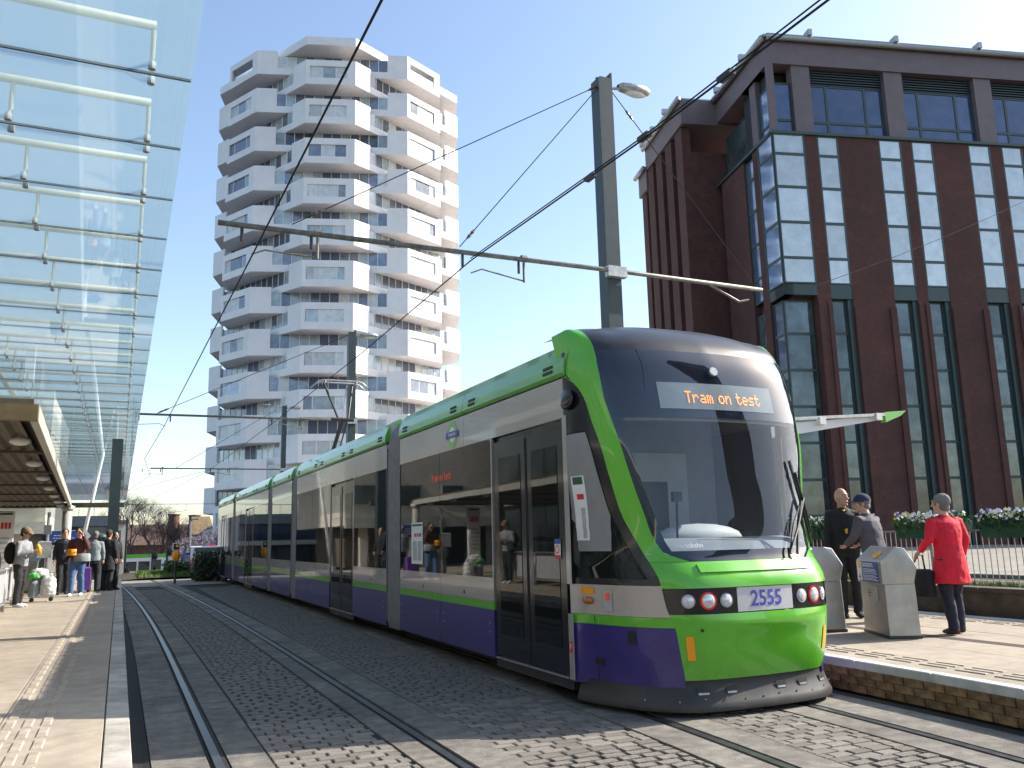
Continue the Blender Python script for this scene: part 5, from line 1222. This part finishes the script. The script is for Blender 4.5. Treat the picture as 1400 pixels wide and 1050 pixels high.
# station hall beyond the left frame edge: shades the platform and shows in the tram windows
hall = thing('station_hall', 'long station hall with dark glass front and cream bands, left of the platform', 'building', (-12, 10, 0))
g = MB(); g.box(-28, -11.5, -30, 44, 0, 10.5); g.build('wall', 'grey_clad', hall)
for z0, z1 in ((3.2, 4.0), (9.6, 10.7)): g = MB(); g.box(-11.49, -11.1, -30, 44, z0, z1); g.build('fascia_band', 'cream_wall', hall)
for k in range(24):
    y = -29+k*3.05
    for z0, z1 in ((.2, 3.15), (4.1, 6.7), (6.8, 9.5)): g = MB(); g.box(-11.49, -11.4, y, y+2.9, z0, z1); g.build('window', 'dark_glass', hall)
# ------------------------------------------------------------------ people
M['skin'] = mat('skin', (.52, .30, .21), .55, var=.06, scale=20); M['skin_dark'] = mat('skin_tan', (.30, .16, .10), .55, var=.06, scale=20)
def cloth(name, c, r=.85, bump=.35): M[name] = mat(name, c, r, var=.14, scale=5, bump=bump, bscale=18); return name
for n_, c in (('hoodie_grey', (.27, .28, .30)), ('trouser_black', (.018, .018, .02)), ('suit_black', (.016, .017, .022)), ('shirt_blue', (.22, .28, .55)), ('jacket_maroon', (.085, .022, .022)), ('jeans_blue', (.07, .14, .28)), ('jacket_grey', (.24, .27, .27)),
              ('coat_black', (.016, .016, .018)), ('coat_red', (.62, .012, .035)), ('trouser_navy', (.016, .018, .035)), ('fleece_slate', (.085, .08, .095)), ('cap_navy', (.02, .028, .07)), ('cap_tan', (.22, .15, .10)), ('hair_dark', (.018, .013, .01)), ('hair_grey', (.17, .155, .145)), ('hair_brown', (.05, .03, .02)),
              ('shoe_white', (.7, .7, .7)), ('shoe_brown', (.06, .03, .025)), ('shoe_black', (.015, .015, .015)), ('bag_black', (.014, .014, .015)), ('case_purple', (.14, .05, .30)), ('bag_white', (.68, .67, .64)), ('bag_green', (.10, .45, .10))): cloth(n_, c)
def remesh(mb, vox, smooth=4, fold=0):
    me = mb.mesh('tmp', 'skin'); bm = bmesh.new(); bm.from_mesh(me); bmesh.ops.recalc_face_normals(bm, faces=bm.faces); bm.to_mesh(me); bm.free()
    o = bpy.data.objects.new('tmp', me); COL.objects.link(o)
    r = o.modifiers.new('r', 'REMESH'); r.mode = 'VOXEL'; r.voxel_size = vox; r.use_smooth_shade = True
    if smooth: s = o.modifiers.new('s', 'SMOOTH'); s.factor = .5; s.iterations = smooth
    if fold:
        tx = bpy.data.textures.new('folds', 'CLOUDS'); tx.noise_scale = .11; d = o.modifiers.new('d', 'DISPLACE'); d.texture = tx; d.strength = fold; d.mid_level = .5
    dg = bpy.context.evaluated_depsgraph_get(); dg.update()
    res = bpy.data.meshes.new_from_object(o.evaluated_get(dg)); bpy.data.objects.remove(o); res.polygons.foreach_set('use_smooth', [True]*len(res.polygons)); return res
def addm(name, me, m_, parent):
    me.name = name; me.materials.clear(); me.materials.append(M[m_]); return part(name, me, parent)
V = Vector
def person(loc, face, h, label, top, legs, shoes, hair=None, hairm='hair_dark', skin='skin', coat=.0, lean=0, armR=None, armL=None, legsw=(0, 0), headyaw=0, headpitch=0, cap=None, group=None, vox=.012, collar=None, stout=1.0, bald=False, glasses=False, longhair=False):
    """local frame: faces -Y, x>0 is the person's left, built 1.75 m tall then scaled"""
    t = thing('person', label, 'person', loc, face, group, local=True); k = h/1.75; t.scale = (k, k, k)
    st = stout
    ln = lambda z: -lean*max(0, z-.9)
    sh = V((0, ln(1.42), 1.42)); hipz = .92
    hd = V((0, ln(1.62)-lean*.05-.02, 1.612))
    hr = Matrix.Rotation(headyaw, 3, 'Z') @ Matrix.Rotation(headpitch, 3, 'X')
    aR = armR or [(-.225*st, 0, 1.16), (-.235*st, -.06, .90)]; aL = armL or [(.225*st, 0, 1.16), (.235*st, -.06, .90)]
    fix = lambda p: V((p[0], p[1]+ln(p[2])*.9, p[2]))
    B = MB()
    # head with face
    B.ball(hd+hr @ V((0, .01, .02)), (.076, .095, .112), 16, 12, hr); B.ball(hd+hr @ V((0, -.022, -.045)), (.058, .068, .075), 14, 10, hr)
    B.tube([hd+hr @ V((0, -.08, .025)), hd+hr @ V((0, -.115, -.022)), hd+hr @ V((0, -.085, -.03))], [.011, .017, .012], 8)
    for s in (-1, 1):
        B.ball(hd+hr @ V((s*.079, .012, 0)), (.012, .024, .034), 8, 8, hr); B.ball(hd+hr @ V((s*.04, -.07, -.012)), (.022, .018, .016), 8, 6, hr)
    B.ball(hd+hr @ V((0, -.088, -.062)), (.026, .012, .008), 8, 6, hr); B.ball(hd+hr @ V((0, -.075, -.10)), (.026, .022, .02), 8, 6, hr); B.ball(hd+hr @ V((0, -.078, .042)), (.055, .02, .012), 10, 6, hr)
    B.tube([V((0, ln(1.40)+.01, 1.38)), V((0, ln(1.5)+.005, 1.48)), hd+V((0, .012, -.04))], [.07, .058, .058], 12)
    # trunk
    B.stack([(0, ln(.86), .86, .15*st, .10*st), (0, ln(.95), .95, .165*st, .115*st), (0, ln(1.1), 1.1, .145*st, .105*st), (0, ln(1.25), 1.25, .165*st, .115*st), (0, ln(1.36), 1.36, .165*st, .10*st), (0, ln(1.43), 1.43, .11, .07)], 16)
    lp_ = []
    for s, sw in ((-1, legsw[0]), (1, legsw[1])):
        hip = V((s*.085*st, 0, .90)); ft_ = V((s*.10, -sw*.42, .07)); kn = (hip+ft_)/2+V((0, -.03-abs(sw)*.05, .02)); lp_.append((hip, kn, ft_))
        B.tube([hip, (hip+kn)/2, kn, (kn+ft_)/2+V((0, .012, .05)), ft_], [.088*st, .077*st, .056, .052, .04], 10)
        B.tube([ft_+V((0, .05, -.03)), ft_+V((0, -.05, -.03)), ft_+V((0, -.15, -.045))], [.037, .04, .026], 8)
    arms = []
    for s, a in ((-1, aR), (1, aL)):
        sj = V((s*.175*st, ln(1.39), 1.39)); el = fix(a[0]); wr = fix(a[1]); arms.append((sj, el, wr, s))
        B.tube([sj+V((-s*.05, 0, .0)), sj, (sj+el)/2, el, (el+wr)/2, wr], [.055, .056, .047, .040, .038, .027], 10)
        d = (wr-el).normalized(); x = d.cross(V((0, 0, 1)) if abs(d.z) < .8 else V((0, 1, 0))).normalized(); y = d.cross(x)
        if abs(d.z) > .8: x = V((0, -1, 0)) - d*d.dot(V((0, -1, 0))); x.normalize(); y = d.cross(x)
        B.tube([wr-d*.01, wr+d*.045, wr+d*.085], [(.026, .02), (.036, .018), (.036, .016)], 8)
        inn = y*(-1 if y.x*s > 0 else 1)
        for i, (o_, L) in enumerate(((-.027, .062), (-.009, .074), (.009, .07), (.027, .054))):
            p0 = wr+d*.075+x*o_; p1 = p0+d*L*.5+inn*.008; p2 = p1+d*L*.4+inn*.022; B.tube([p0, p1, p2], [.0095, .009, .007], 6)
        B.tube([wr+d*.02-x*.024, wr+d*.045-x*.05+inn*.01, wr+d*.075-x*.05+inn*.03], [.012, .011, .008], 6)
    body = addm('body', remesh(B, vox*.75, 2), skin, t)
    # eyes, brows, mouth
    g = MB()
    for s in (-1, 1): g.ball(hd+hr @ V((s*.031, -.083, .022)), (.011, .007, .008), 8, 6, hr)
    e = addm('eyes', g.mesh('eyes', 'shoe_white', True), 'shoe_white', t)
    g = MB()
    for s in (-1, 1): g.ball(hd+hr @ V((s*.031, -.0895, .022)), (.005, .003, .005), 6, 5, hr)
    addm('pupils', g.mesh('pupils', 'hair_dark', True), 'hair_dark', e)
    if not bald or hairm:
        g = MB()
        for s in (-1, 1): g.tube([hd+hr @ V((s*.016, -.092, .045)), hd+hr @ V((s*.035, -.09, .05)), hd+hr @ V((s*.052, -.078, .043))], .0055, 5)
        addm('eyebrows', g.mesh('b', hairm), hairm, t)
    g = MB(); g.tube([hd+hr @ V((-.022, -.094, -.064)), hd+hr @ V((0, -.101, -.062)), hd+hr @ V((.022, -.094, -.064))], .0055, 6); addm('mouth', g.mesh('m', 'redpaint', True), 'shoe_brown', t)
    if not bald:
        g = MB(); g.ball(hd+hr @ V((0, .026, .036)), (.093, .108, .108), 18, 12, hr); g.ball(hd+hr @ V((0, .05, -.045)), (.078, .07, .06), 14, 10, hr)
        if longhair: g.stack([(hd.x, hd.y+.045, hd.z-.17, .07, .04), (hd.x, hd.y+.045, hd.z-.02, .088, .07), (hd.x, hd.y+.03, hd.z+.06, .08, .08)], 12)
        me = remesh(g, vox*.7, 1, .022); bm = bmesh.new(); bm.from_mesh(me)
        inv = hr.transposed()
        dl = [v for v in bm.verts if (lambda q: q.y < -.055+.0*q.z and q.z < .065)(inv @ (v.co-hd)) or (not longhair and (inv @ (v.co-hd)).z < -.095 or (lambda q: abs(q.x) > .07 and q.z < -.02 and q.y < .02)(inv @ (v.co-hd)))]
        bmesh.ops.delete(bm, geom=dl, context='VERTS'); bm.to_mesh(me); bm.free(); addm('hair', me, hairm, t)
    if cap:
        g = MB(); g.ball(hd+hr @ V((0, .02, .05)), (.101, .120, .095), 16, 10, hr); me = remesh(g, vox, 2); bm = bmesh.new(); bm.from_mesh(me); inv = hr.transposed()
        bmesh.ops.delete(bm, geom=[v for v in bm.verts if (inv @ (v.co-hd)).z < .022], context='VERTS'); bm.to_mesh(me); bm.free(); c_ = addm('cap', me, cap, t)
        g = MB(); vs = [hd+hr @ V((.075*math.cos(a), -.075-.085*math.sin(a), .05-.02*math.sin(a)+dz)) for dz in (0, .012) for a in [math.pi*i/10 for i in range(11)]]
        g.add(vs, [tuple(range(11))[::-1], tuple(range(11, 22))]+[(i, i+1, i+12, i+11) for i in range(10)]); addm('peak', g.mesh('p', cap), cap, c_)
    # trousers
    g = MB(); g.stack([(0, 0, .80, .14*st, .11*st), (0, ln(.95), .95, .175*st, .125*st), (0, ln(1.03), 1.03, .16*st, .118*st)], 14)
    for hip, kn, ft_ in lp_: g.tube([hip+V((0, 0, .03)), (hip+kn)/2, kn, (kn+ft_)/2+V((0, .012, .05)), ft_+V((0, .01, -.015))], [.104*st, .094*st, .077, .072, .068], 12)
    addm('trousers', remesh(g, vox, 3, .022), legs, t)
    # top
    hem = .88-coat
    g = MB(); g.stack([(0, ln(.9), hem, (.185+coat*.14)*st, (.135+coat*.14)*st), (0, ln(1.0), 1.0, .178*st, .132*st), (0, ln(1.12), 1.12, .168*st, .128*st), (0, ln(1.26), 1.26, .188*st, .137*st), (0, ln(1.37), 1.37, .185*st, .12*st), (0, ln(1.43), 1.435, .115, .085), (0, ln(1.47), 1.475, .072, .07)], 18)
    for sj, el, wr, s in arms:
        d = (wr-el).normalized(); g.tube([sj+V((-s*.06, 0, -.01)), sj+V((0, 0, -.005)), (sj+el)/2, el, (el+wr)/2, wr-d*.02], [.07, .075, .065, .058, .052, .046], 12)
    addm('jacket', remesh(g, vox, 3, .02), top, t)
    if collar:
        g = MB(); g.add([(-.05, ln(1.4)-.098, 1.40), (.05, ln(1.4)-.098, 1.40), (.012, ln(1.15)-.139, 1.12), (-.012, ln(1.15)-.139, 1.12)], [(0, 1, 2, 3)]); g.tube([(-.062, ln(1.45)-.03, 1.46), (0, ln(1.45)-.088, 1.43), (.062, ln(1.45)-.03, 1.46)], .014, 6); addm('shirt', g.mesh('s', collar), collar, t)
    for i, (hip, kn, ft_) in enumerate(lp_):
        g = MB(); g.tube([ft_+V((0, .075, -.028)), ft_+V((0, .02, -.02)), ft_+V((0, -.06, -.028)), ft_+V((0, -.14, -.042)), ft_+V((0, -.185, -.048))], [(.03, .03), (.046, .05), (.046, .042), (.044, .028), (.022, .018)], 12)
        me = remesh(g, vox*.8, 2); 
        for v in me.vertices: v.co.z = max(v.co.z, .001)
        addm('shoe', me, shoes, t)
    t['_k'] = k; return t, hd, fix
def held(t, name, mb, m_, label, cat, world=None):   # things carried are top-level, placed in the same frame as the person
    o = mb.build(name, m_, None, smooth=True); o.location = t.location; o.rotation_euler = t.rotation_euler; o.scale = t.scale; tag(o, label, cat); return o
P_ = .305
# right platform
t, hd, fx = person((9.02, 7.24, P_), R(170), 1.64, 'grey haired person in a red coat and dark trousers seen from behind', 'coat_red', 'trouser_navy', 'shoe_brown', hairm='hair_grey', coat=.26, stout=1.12, legsw=(.18, -.12), headyaw=R(22), lean=.06, armR=[(-.27, .02, 1.18), (-.24, -.06, .95)], armL=[(.27, .0, 1.17), (.27, -.20, 1.02)])
g = MB(); g.bev(.22, .35, -.44, -.04, .46, .80, .03); o = held(t, 'shoulder_bag', g, 'bag_black', 'black boxy bag hanging from the hand of the red coated person', 'bag')
g = MB(); g.tube([(.29, -.36, .79), (.25, -.29, .97), (.25, -.19, .97), (.29, -.12, .79)], .012, 6); q = g.build('strap', 'bag_black', o)
person((9.42, 8.72, P_), R(192), 1.72, 'person in a navy cap and slate fleece standing behind the ticket machine', 'fleece_slate', 'trouser_navy', 'shoe_black', hairm='hair_grey', cap='cap_navy', stout=1.14, lean=.16, headyaw=R(40), headpitch=R(6), armR=[(-.25, -.10, 1.16), (-.18, -.32, 1.04)], armL=[(.25, -.10, 1.16), (.15, -.32, 1.04)], legsw=(.1, -.1))
person((9.58, 9.40, P_), R(-32), 1.84, 'bald person in a black jacket facing the camera behind the capped one', 'coat_black', 'trouser_black', 'shoe_black', bald=True, hairm='hair_grey', collar='petal_yellow', headyaw=R(35), stout=1.0)
# left platform
t, hd, fx = person((-1.93, 21.6, P_), R(62), 1.70, 'person in a grey hoodie and tan cap eating, black rucksack on the back', 'hoodie_grey', 'trouser_black', 'shoe_white', hairm='hair_brown', cap='cap_tan', headpitch=R(22), lean=.08, armR=[(-.24, -.06, 1.14), (-.07, -.30, 1.22)], armL=[(.24, -.06, 1.14), (.07, -.32, 1.24)], legsw=(.05, -.08))
g = MB(); g.ball((0, .24, 1.18), (.17, .13, .25), 14, 10); held(t, 'rucksack', g, 'bag_black', 'black rucksack on the back of the person eating', 'rucksack')
g = MB(); g.tube([(.0, -.36, 1.36), (.0, -.40, 1.28), (.01, -.42, 1.12)], [.035, .05, .04], 8); held(t, 'snack_bag', g, 'yellow', 'yellow paper snack bag in the hands of the person in the hoodie', 'snack')
person((-1.34, 26.3, P_), R(8), 1.74, 'person in a black suit with blue shirt walking along the platform', 'suit_black', 'suit_black', 'shoe_black', hairm='hair_brown', collar='shirt_blue', legsw=(.15, -.15), armL=[(.23, -.02, 1.15), (.2, -.22, 1.0)])
t, hd, fx = person((-.96, 25.2, P_), R(-12), 1.74, 'person in blue jeans and maroon jacket holding a phone to the ear', 'jacket_maroon', 'jeans_blue', 'shoe_white', hairm='hair_dark', longhair=False, legsw=(.3, -.3), armL=[(.27, -.08, 1.18), (.11, -.10, 1.55)], armR=[(-.24, -.06, 1.14), (-.06, -.26, 1.12)])
g = MB(); g.bev(-.20, .03, -.33, -.29, 1.04, 1.20, .01); o = held(t, 'parcel', g, 'orange', 'orange packet held by the person in jeans', 'packet'); 
g = MB(); g.bev(-.06, .28, -.18, .12, .88, 1.08, .03); held(t, 'grey_bag', g, 'jacket_grey', 'grey bag at the hip of the person in jeans', 'bag')
person((-.62, 27.1, P_), R(178), 1.68, 'person in a grey jacket pulling a purple case, seen from behind', 'jacket_grey', 'trouser_black', 'shoe_black', hairm='hair_grey', legsw=(.1, -.1))
pc = thing('suitcase', 'purple wheeled suitcase beside the person in the grey jacket', 'suitcase', (-.83, 26.8, P_)); g = MB(); g.bev(-1.0, -.68, 26.7, 26.95, .38, 1.0, .04); g.build('shell', 'case_purple', pc)
for s in (-.95, -.73): g = MB(); g.tube([(s-.02, 26.8, .345), (s+.02, 26.8, .345)], .04, 10); g.build('wheel', 'black', pc)
g = MB(); g.tube([(-.95, 26.9, 1.0), (-.95, 26.9, 1.25), (-.73, 26.9, 1.25), (-.73, 26.9, 1.0)], .012, 6); g.build('handle', 'steel', pc)
person((-.28, 27.4, P_), R(150), 1.72, 'person in a long black coat standing beside the thick mast', 'coat_black', 'trouser_black', 'shoe_black', hairm='hair_brown', coat=.3)
person((-.12, 27.75, P_), R(40), 1.66, 'person in black half hidden by the thick mast', 'coat_black', 'trouser_black', 'shoe_black', hairm='hair_dark', coat=.1)
person((-2.62, 36.5, P_-.2), R(0), 1.72, 'small distant person in a dark jacket and violet shirt', 'fleece_slate', 'trouser_black', 'shoe_black', hairm='hair_dark', collar='shirt_blue')
g = MB(); g.ball((-1.86, 16.2, 1.33), (.14, .2, .26), 14, 10); o = g.build('black_bag', 'bag_black', None, smooth=True); tag(o, 'round black bag resting on the barrier at the left edge', 'bag')
# luggage trolley with bags
lt = thing('luggage_trolley', 'small wheeled trolley loaded with white bags by the person eating', 'trolley', (-1.6, 23.3, P_))
g = MB(); g.tube([(-1.85, 23.2, .42), (-1.35, 23.2, .42), (-1.35, 23.6, .42), (-1.85, 23.6, .42), (-1.85, 23.2, .42)], .015, 6); g.tube([(-1.8, 23.5, .42), (-1.75, 23.6, 1.25)], .015, 6); g.build('frame', 'steel', lt)
for x in (-1.8, -1.4): g = MB(); g.tube([(x, 23.2, .355), (x, 23.24, .355)], .05, 10); g.build('wheel', 'black', lt)
for c, r, m_, lb in (((-1.48, 23.35, .68), (.17, .16, .24), 'bag_white', 'white bulging bag on the right of the trolley'), ((-1.68, 23.4, .98), (.2, .15, .09), 'bag_white', 'white folded bag on top of the trolley load'), ((-1.8, 23.3, .90), (.15, .12, .06), 'bag_green', 'bright green bag lying on the trolley load'), ((-1.78, 23.35, .62), (.13, .14, .2), 'jacket_grey', 'grey bag at the left of the trolley')):
    g = MB(); g.stack([(c[0], c[1], c[2]-r[2], r[0]*.85, r[1]*.85), (c[0], c[1], c[2]-r[2]*.6, r[0]*1.02, r[1]), (c[0], c[1], c[2]+r[2]*.5, r[0]*.92, r[1]*.9), (c[0], c[1], c[2]+r[2]*.95, r[0]*.45, r[1]*.4), (c[0], c[1], c[2]+r[2]*1.1, r[0]*.55, r[1]*.2)], 9); me = remesh(g, .02, 1, .06); o = bpy.data.objects.new('carrier_bag', me); me.materials.clear(); me.materials.append(M[m_]); COL.objects.link(o); tag(o, lb, 'bag', 'bags on the trolley')
# ------------------------------------------------------------------ right platform furniture
def hull(g_pts, name, m_, parent, bevel=.008):
    bm = bmesh.new()
    for p in g_pts: bm.verts.new(p)
    r = bmesh.ops.convex_hull(bm, input=bm.verts); bmesh.ops.delete(bm, geom=[e for e in r['geom_interior'] if isinstance(e, bmesh.types.BMVert)], context='VERTS')
    bmesh.ops.dissolve_limit(bm, angle_limit=.02, verts=bm.verts, edges=bm.edges)
    bmesh.ops.bevel(bm, geom=list(bm.edges), offset=bevel, segments=1, affect='EDGES'); bmesh.ops.recalc_face_normals(bm, faces=bm.faces)
    me = bpy.data.meshes.new(name); bm.to_mesh(me); bm.free(); me.materials.append(M[m_]); return part(name, me, parent)
def ticket_machine(loc, rz, label, poster=True):
    t = thing('ticket_machine', label, 'ticket machine', loc, rz, 'stainless ticket machines', local=True)
    # local: front face towards -X, runs along Y (0..0.80); depth along +X
    hull([(0, 0, 0), (0, .78, 0), (.36, 0, 0), (.36, .78, 0), (0, .02, .64), (0, .76, .64), (.35, .02, .64), (.35, .76, .64)], 'body', 'inox', t)
    hull([(-.03, .0, .60), (-.03, .78, .60), (-.03, 0, .86), (-.03, .78, .86), (.16, .0, 1.03), (.16, .78, 1.03), (.27, .02, 1.01), (.27, .76, 1.01), (.385, -.01, .80), (.385, .79, .80), (.335, .0, .60), (.335, .78, .60)], 'head', 'inox', t)
    g = MB(); g.box(-.008, .37, -.008, .79, -.002, .03); g.build('plinth', 'skirt', t)
    if poster:
        g = MB(); g.box(-.036, -.031, .09, .75, .615, .855); p = g.build('poster', 'print_blue', t)
        g = MB(); g.box(-.0385, -.0362, .585, .735, .625, .845); p1 = g.build('poster_strip', 'print_white', p)
        g = MB(); g.disc((-.0386, .66, .81), (-1, 0, 0), .05, .002, 16); g.build('badge', 'yellow', p)
        ring = MB()
        for k in range(20):
            a, b = 2*math.pi*k/20, 2*math.pi*(k+1)/20; ring.quad(*[(-.0392, .66+r*math.cos(q), .665+r*math.sin(q)) for r, q in ((.02, a), (.03, a), (.03, b), (.02, b))])
        ring.quad((-.0393, .615, .66), (-.0393, .705, .66), (-.0393, .705, .67), (-.0393, .615, .67)); ring.build('emblem', 'green_box', p)
        text_mesh('Tickets here', .05, 'print_white', lambda a, b: (-.0365, .33-a, .825+b), 'lettering', p, .001) if False else None
        for i, (z, w) in enumerate(((.825, .30), (.80, .36), (.765, .40), (.75, .42), (.735, .38), (.715, .44), (.69, .40), (.675, .43), (.655, .41), (.64, .44))):
            g = MB(); y = .55
            while y > .56-w: l_ = random.uniform(.02, .06); g.box(-.0375, -.0361, y-l_, y, z-.004*(2 if i < 2 else 1), z+.004*(2 if i < 2 else 1)); y -= l_+.012
            g.build('text_line', 'print_white', p)
        g = MB(); g.box(-.006, -.001, .22, .60, .40, .57); n = g.build('notice', 'cream', t)
        ring = MB()
        for k in range(20):
            a, b = 2*math.pi*k/20, 2*math.pi*(k+1)/20; ring.quad(*[(-.0065, .49+r*math.cos(q), .485+r*math.sin(q)) for r, q in ((.035, a), (.047, a), (.047, b), (.035, b))])
        ring.quad((-.0067, .425, .479), (-.0067, .555, .479), (-.0067, .555, .491), (-.0067, .425, .491)); ring.build('emblem', 'green_box', n)
        for z in (.54, .505, .47, .435): g = MB(); g.box(-.0075, -.0061, .26, .38, z-.004, z+.004); g.build('text_line', 'print_grey', n)
        g = MB(); a = Vector((-.03, .40, .86)); u = Vector((.19, 0, .17)).normalized(); n_ = Vector((-.17, 0, .19)).normalized()
        P = [a+u*(.11+.07*math.sin(q))+Vector((0, .10*math.cos(q)-.12, 0))+n_*.004 for q in [2*math.pi*i/12 for i in range(12)]]; g.add(P, [tuple(range(12))]); g.build('sticker', 'orange', t)
        g = MB(); g.disc((-.0, .06, .585), (-1, 0, 0), .012, .006, 10); g.build('lock', 'steel', t)
    return t
ticket_machine((8.05, 7.36, P_), R(-27), 'stainless ticket machine with blue poster and pale notice beside the red coat')
ticket_machine((7.88, 8.30, P_), R(-24), 'plain stainless ticket machine next to the tram nose', False)
# the left platform's machine, far off
ticket_machine((-2.05, 28.2, P_), R(60), 'distant stainless ticket machine behind the person eating', False)
# guard rail
XR = 13.95
y = 5.0; first = True
def rail_panel():
    t = thing('guard_railing', 'x', 'railing', (XR, 0, .42), 0, 'grey guard railing along the bank')
    g = MB(); g.box(XR-.03, XR+.03, -.03, .03, .42, 1.50); g.v = [(a, b, c) for a, b, c in g.v]; g.build('post', 'steel', t)
    g = MB(); g.tube([(XR, .03, 1.47), (XR, 1.97, 1.47)], .02, 6); g.build('rail', 'steel', t); g = MB(); g.tube([(XR, .03, .52), (XR, 1.97, .52)], .018, 6); g.build('rail', 'steel', t)
    bm_ = MB().tube([(0, 0, .52), (0, 0, 1.46)], .0085, 6).mesh('bar', 'steel')
    for k in range(16): part('bar', bm_, t, (0, .12*(k+1)-.02, -.42))
    return t
rp0 = rail_panel(); rp0['label'] = 'grey guard railing section at the extreme right under the second flower trough'; rp0.location.y = 7.55
for y, lab in ((9.55, 'grey guard railing section behind the person in the red coat'), (11.55, 'grey guard railing section right of the ticket machines'), (13.55, 'grey guard railing section behind the bald person'), (15.55, 'grey guard railing section farthest along, next to the tram nose')): dup(rp0, lab, (XR, y, .42))
# flower troughs on the railing
def trough(y0, L, label, n=170):
    t = thing('flower_trough', label, 'flower trough', (XR, y0, 1.3), 0, 'green flower troughs on the railing')
    x0, x1 = XR-.24, XR+.16; z0, z1 = 1.34, 1.63
    g = MB(); g.add([(x0+.07, y0+.05, z0), (x1-.07, y0+.05, z0), (x1-.07, y0+L-.05, z0), (x0+.07, y0+L-.05, z0), (x0, y0, z1), (x1, y0, z1), (x1, y0+L, z1), (x0, y0+L, z1), (x0+.03, y0+.03, z1-.03), (x1-.03, y0+.03, z1-.03), (x1-.03, y0+L-.03, z1-.03), (x0+.03, y0+L-.03, z1-.03)],
                     [(0, 3, 2, 1), (0, 1, 5, 4), (1, 2, 6, 5), (2, 3, 7, 6), (3, 0, 4, 7), (4, 5, 9, 8), (5, 6, 10, 9), (6, 7, 11, 10), (7, 4, 8, 11), (8, 9, 10, 11)]); g.build('box', 'green_box', t)
    g = MB()
    for _ in range(int(L*900)):
        p = Vector((random.uniform(x0-.05, x1+.04), random.uniform(y0, y0+L), z1+random.uniform(-.05, .17)*random.random()**.5)); 
        if p.x < x0+.02: p.z -= random.uniform(0, .16)
        a = Vector((random.gauss(0, 1), random.gauss(0, 1), random.gauss(0, 1))).normalized(); b = a.orthogonal().normalized(); c = a.cross(b); s = random.uniform(.02, .05); g.add([p-b*s, p+c*s*.6, p+b*s, p-c*s*.6], [(0, 1, 2, 3)])
    o = g.build('leaves', 'leaf', t); o['kind'] = 'stuff'
    for m_, nm, cnt in (('petal_white', 'white_flower', 95), ('petal_blue', 'violet_flower', 9), ('petal_yellow', 'yellow_flower', 5)):
        for _ in range(int(cnt*L/1.2)):
            p = Vector((random.uniform(x0-.06, x1), random.uniform(y0+.02, y0+L-.02), z1+random.uniform(.02, .2))); g = MB()
            nrm = Vector((-1+random.gauss(0, .4), -.7+random.gauss(0, .4), .5+random.gauss(0, .4))).normalized(); b = nrm.orthogonal().normalized(); c = nrm.cross(b)
            for k in range(5):
                q = 2*math.pi*k/5; d = b*math.cos(q)+c*math.sin(q); e = b*math.cos(q+.6)+c*math.sin(q+.6); f = b*math.cos(q-.6)+c*math.sin(q-.6); s = random.uniform(.024, .042)
                g.add([p, p+f*s*.7, p+d*s+nrm*.006, p+e*s*.7], [(0, 1, 2, 3)])
            g.build(nm, m_, t)
    return t
trough(9.05, 1.35, 'green trough of white flowers at the right edge of the picture'); trough(10.75, 1.45, 'green trough of white flowers directly behind the red coated person'); trough(12.9, 1.3, 'green trough with yellow and white flowers behind the capped person'); trough(14.2, .9, 'green trough of white flowers left of the bald person')
# wing roof of the platform shelter beyond the tram
ws = thing('platform_shelter', 'shelter with an upswept pale wing roof and green tip behind the tram', 'shelter', (9.3, 11, .3))
def wing(y0, y1):
    g = MB(); top = [(8.2, 3.10), (9.4, 3.17), (10.9, 3.32), (11.25, 3.36)]; bot = [(8.2, 2.86), (9.4, 3.0), (10.9, 3.24), (11.25, 3.30)]
    pr = top+bot[::-1]; g.prism([(x, y0, z) for x, z in pr], (0, y1-y0, 0)); return g
wing(9.85, 12.6).build('roof_wing', 'white', ws)
g = MB(); g.prism([(11.1, 9.80, 3.22), (11.45, 9.80, 3.34), (11.58, 9.80, 3.43), (11.1, 9.80, 3.385)], (0, .10, 0)); g.build('green_tip', 'lime', ws)
g = MB(); g.box(8.2, 11.1, 9.80, 9.848, 3.115, 3.16); g.v = [(x, y, z+(x-8.2)*.072) for x, y, z in g.v]; g.build('edge_tube', 'steel', ws)
for x, z in ((9.75, 3.2), (10.95, 3.31)): g = MB(); g.box(x-.06, x+.06, 9.78, 9.86, z-.06, z+.05); g.build('bracket', 'print_white', ws)
g = MB(); g.tube([(8.4, 11.2, .3), (8.4, 11.2, 3.0)], .07, 10); g.build('column', 'steel', ws)
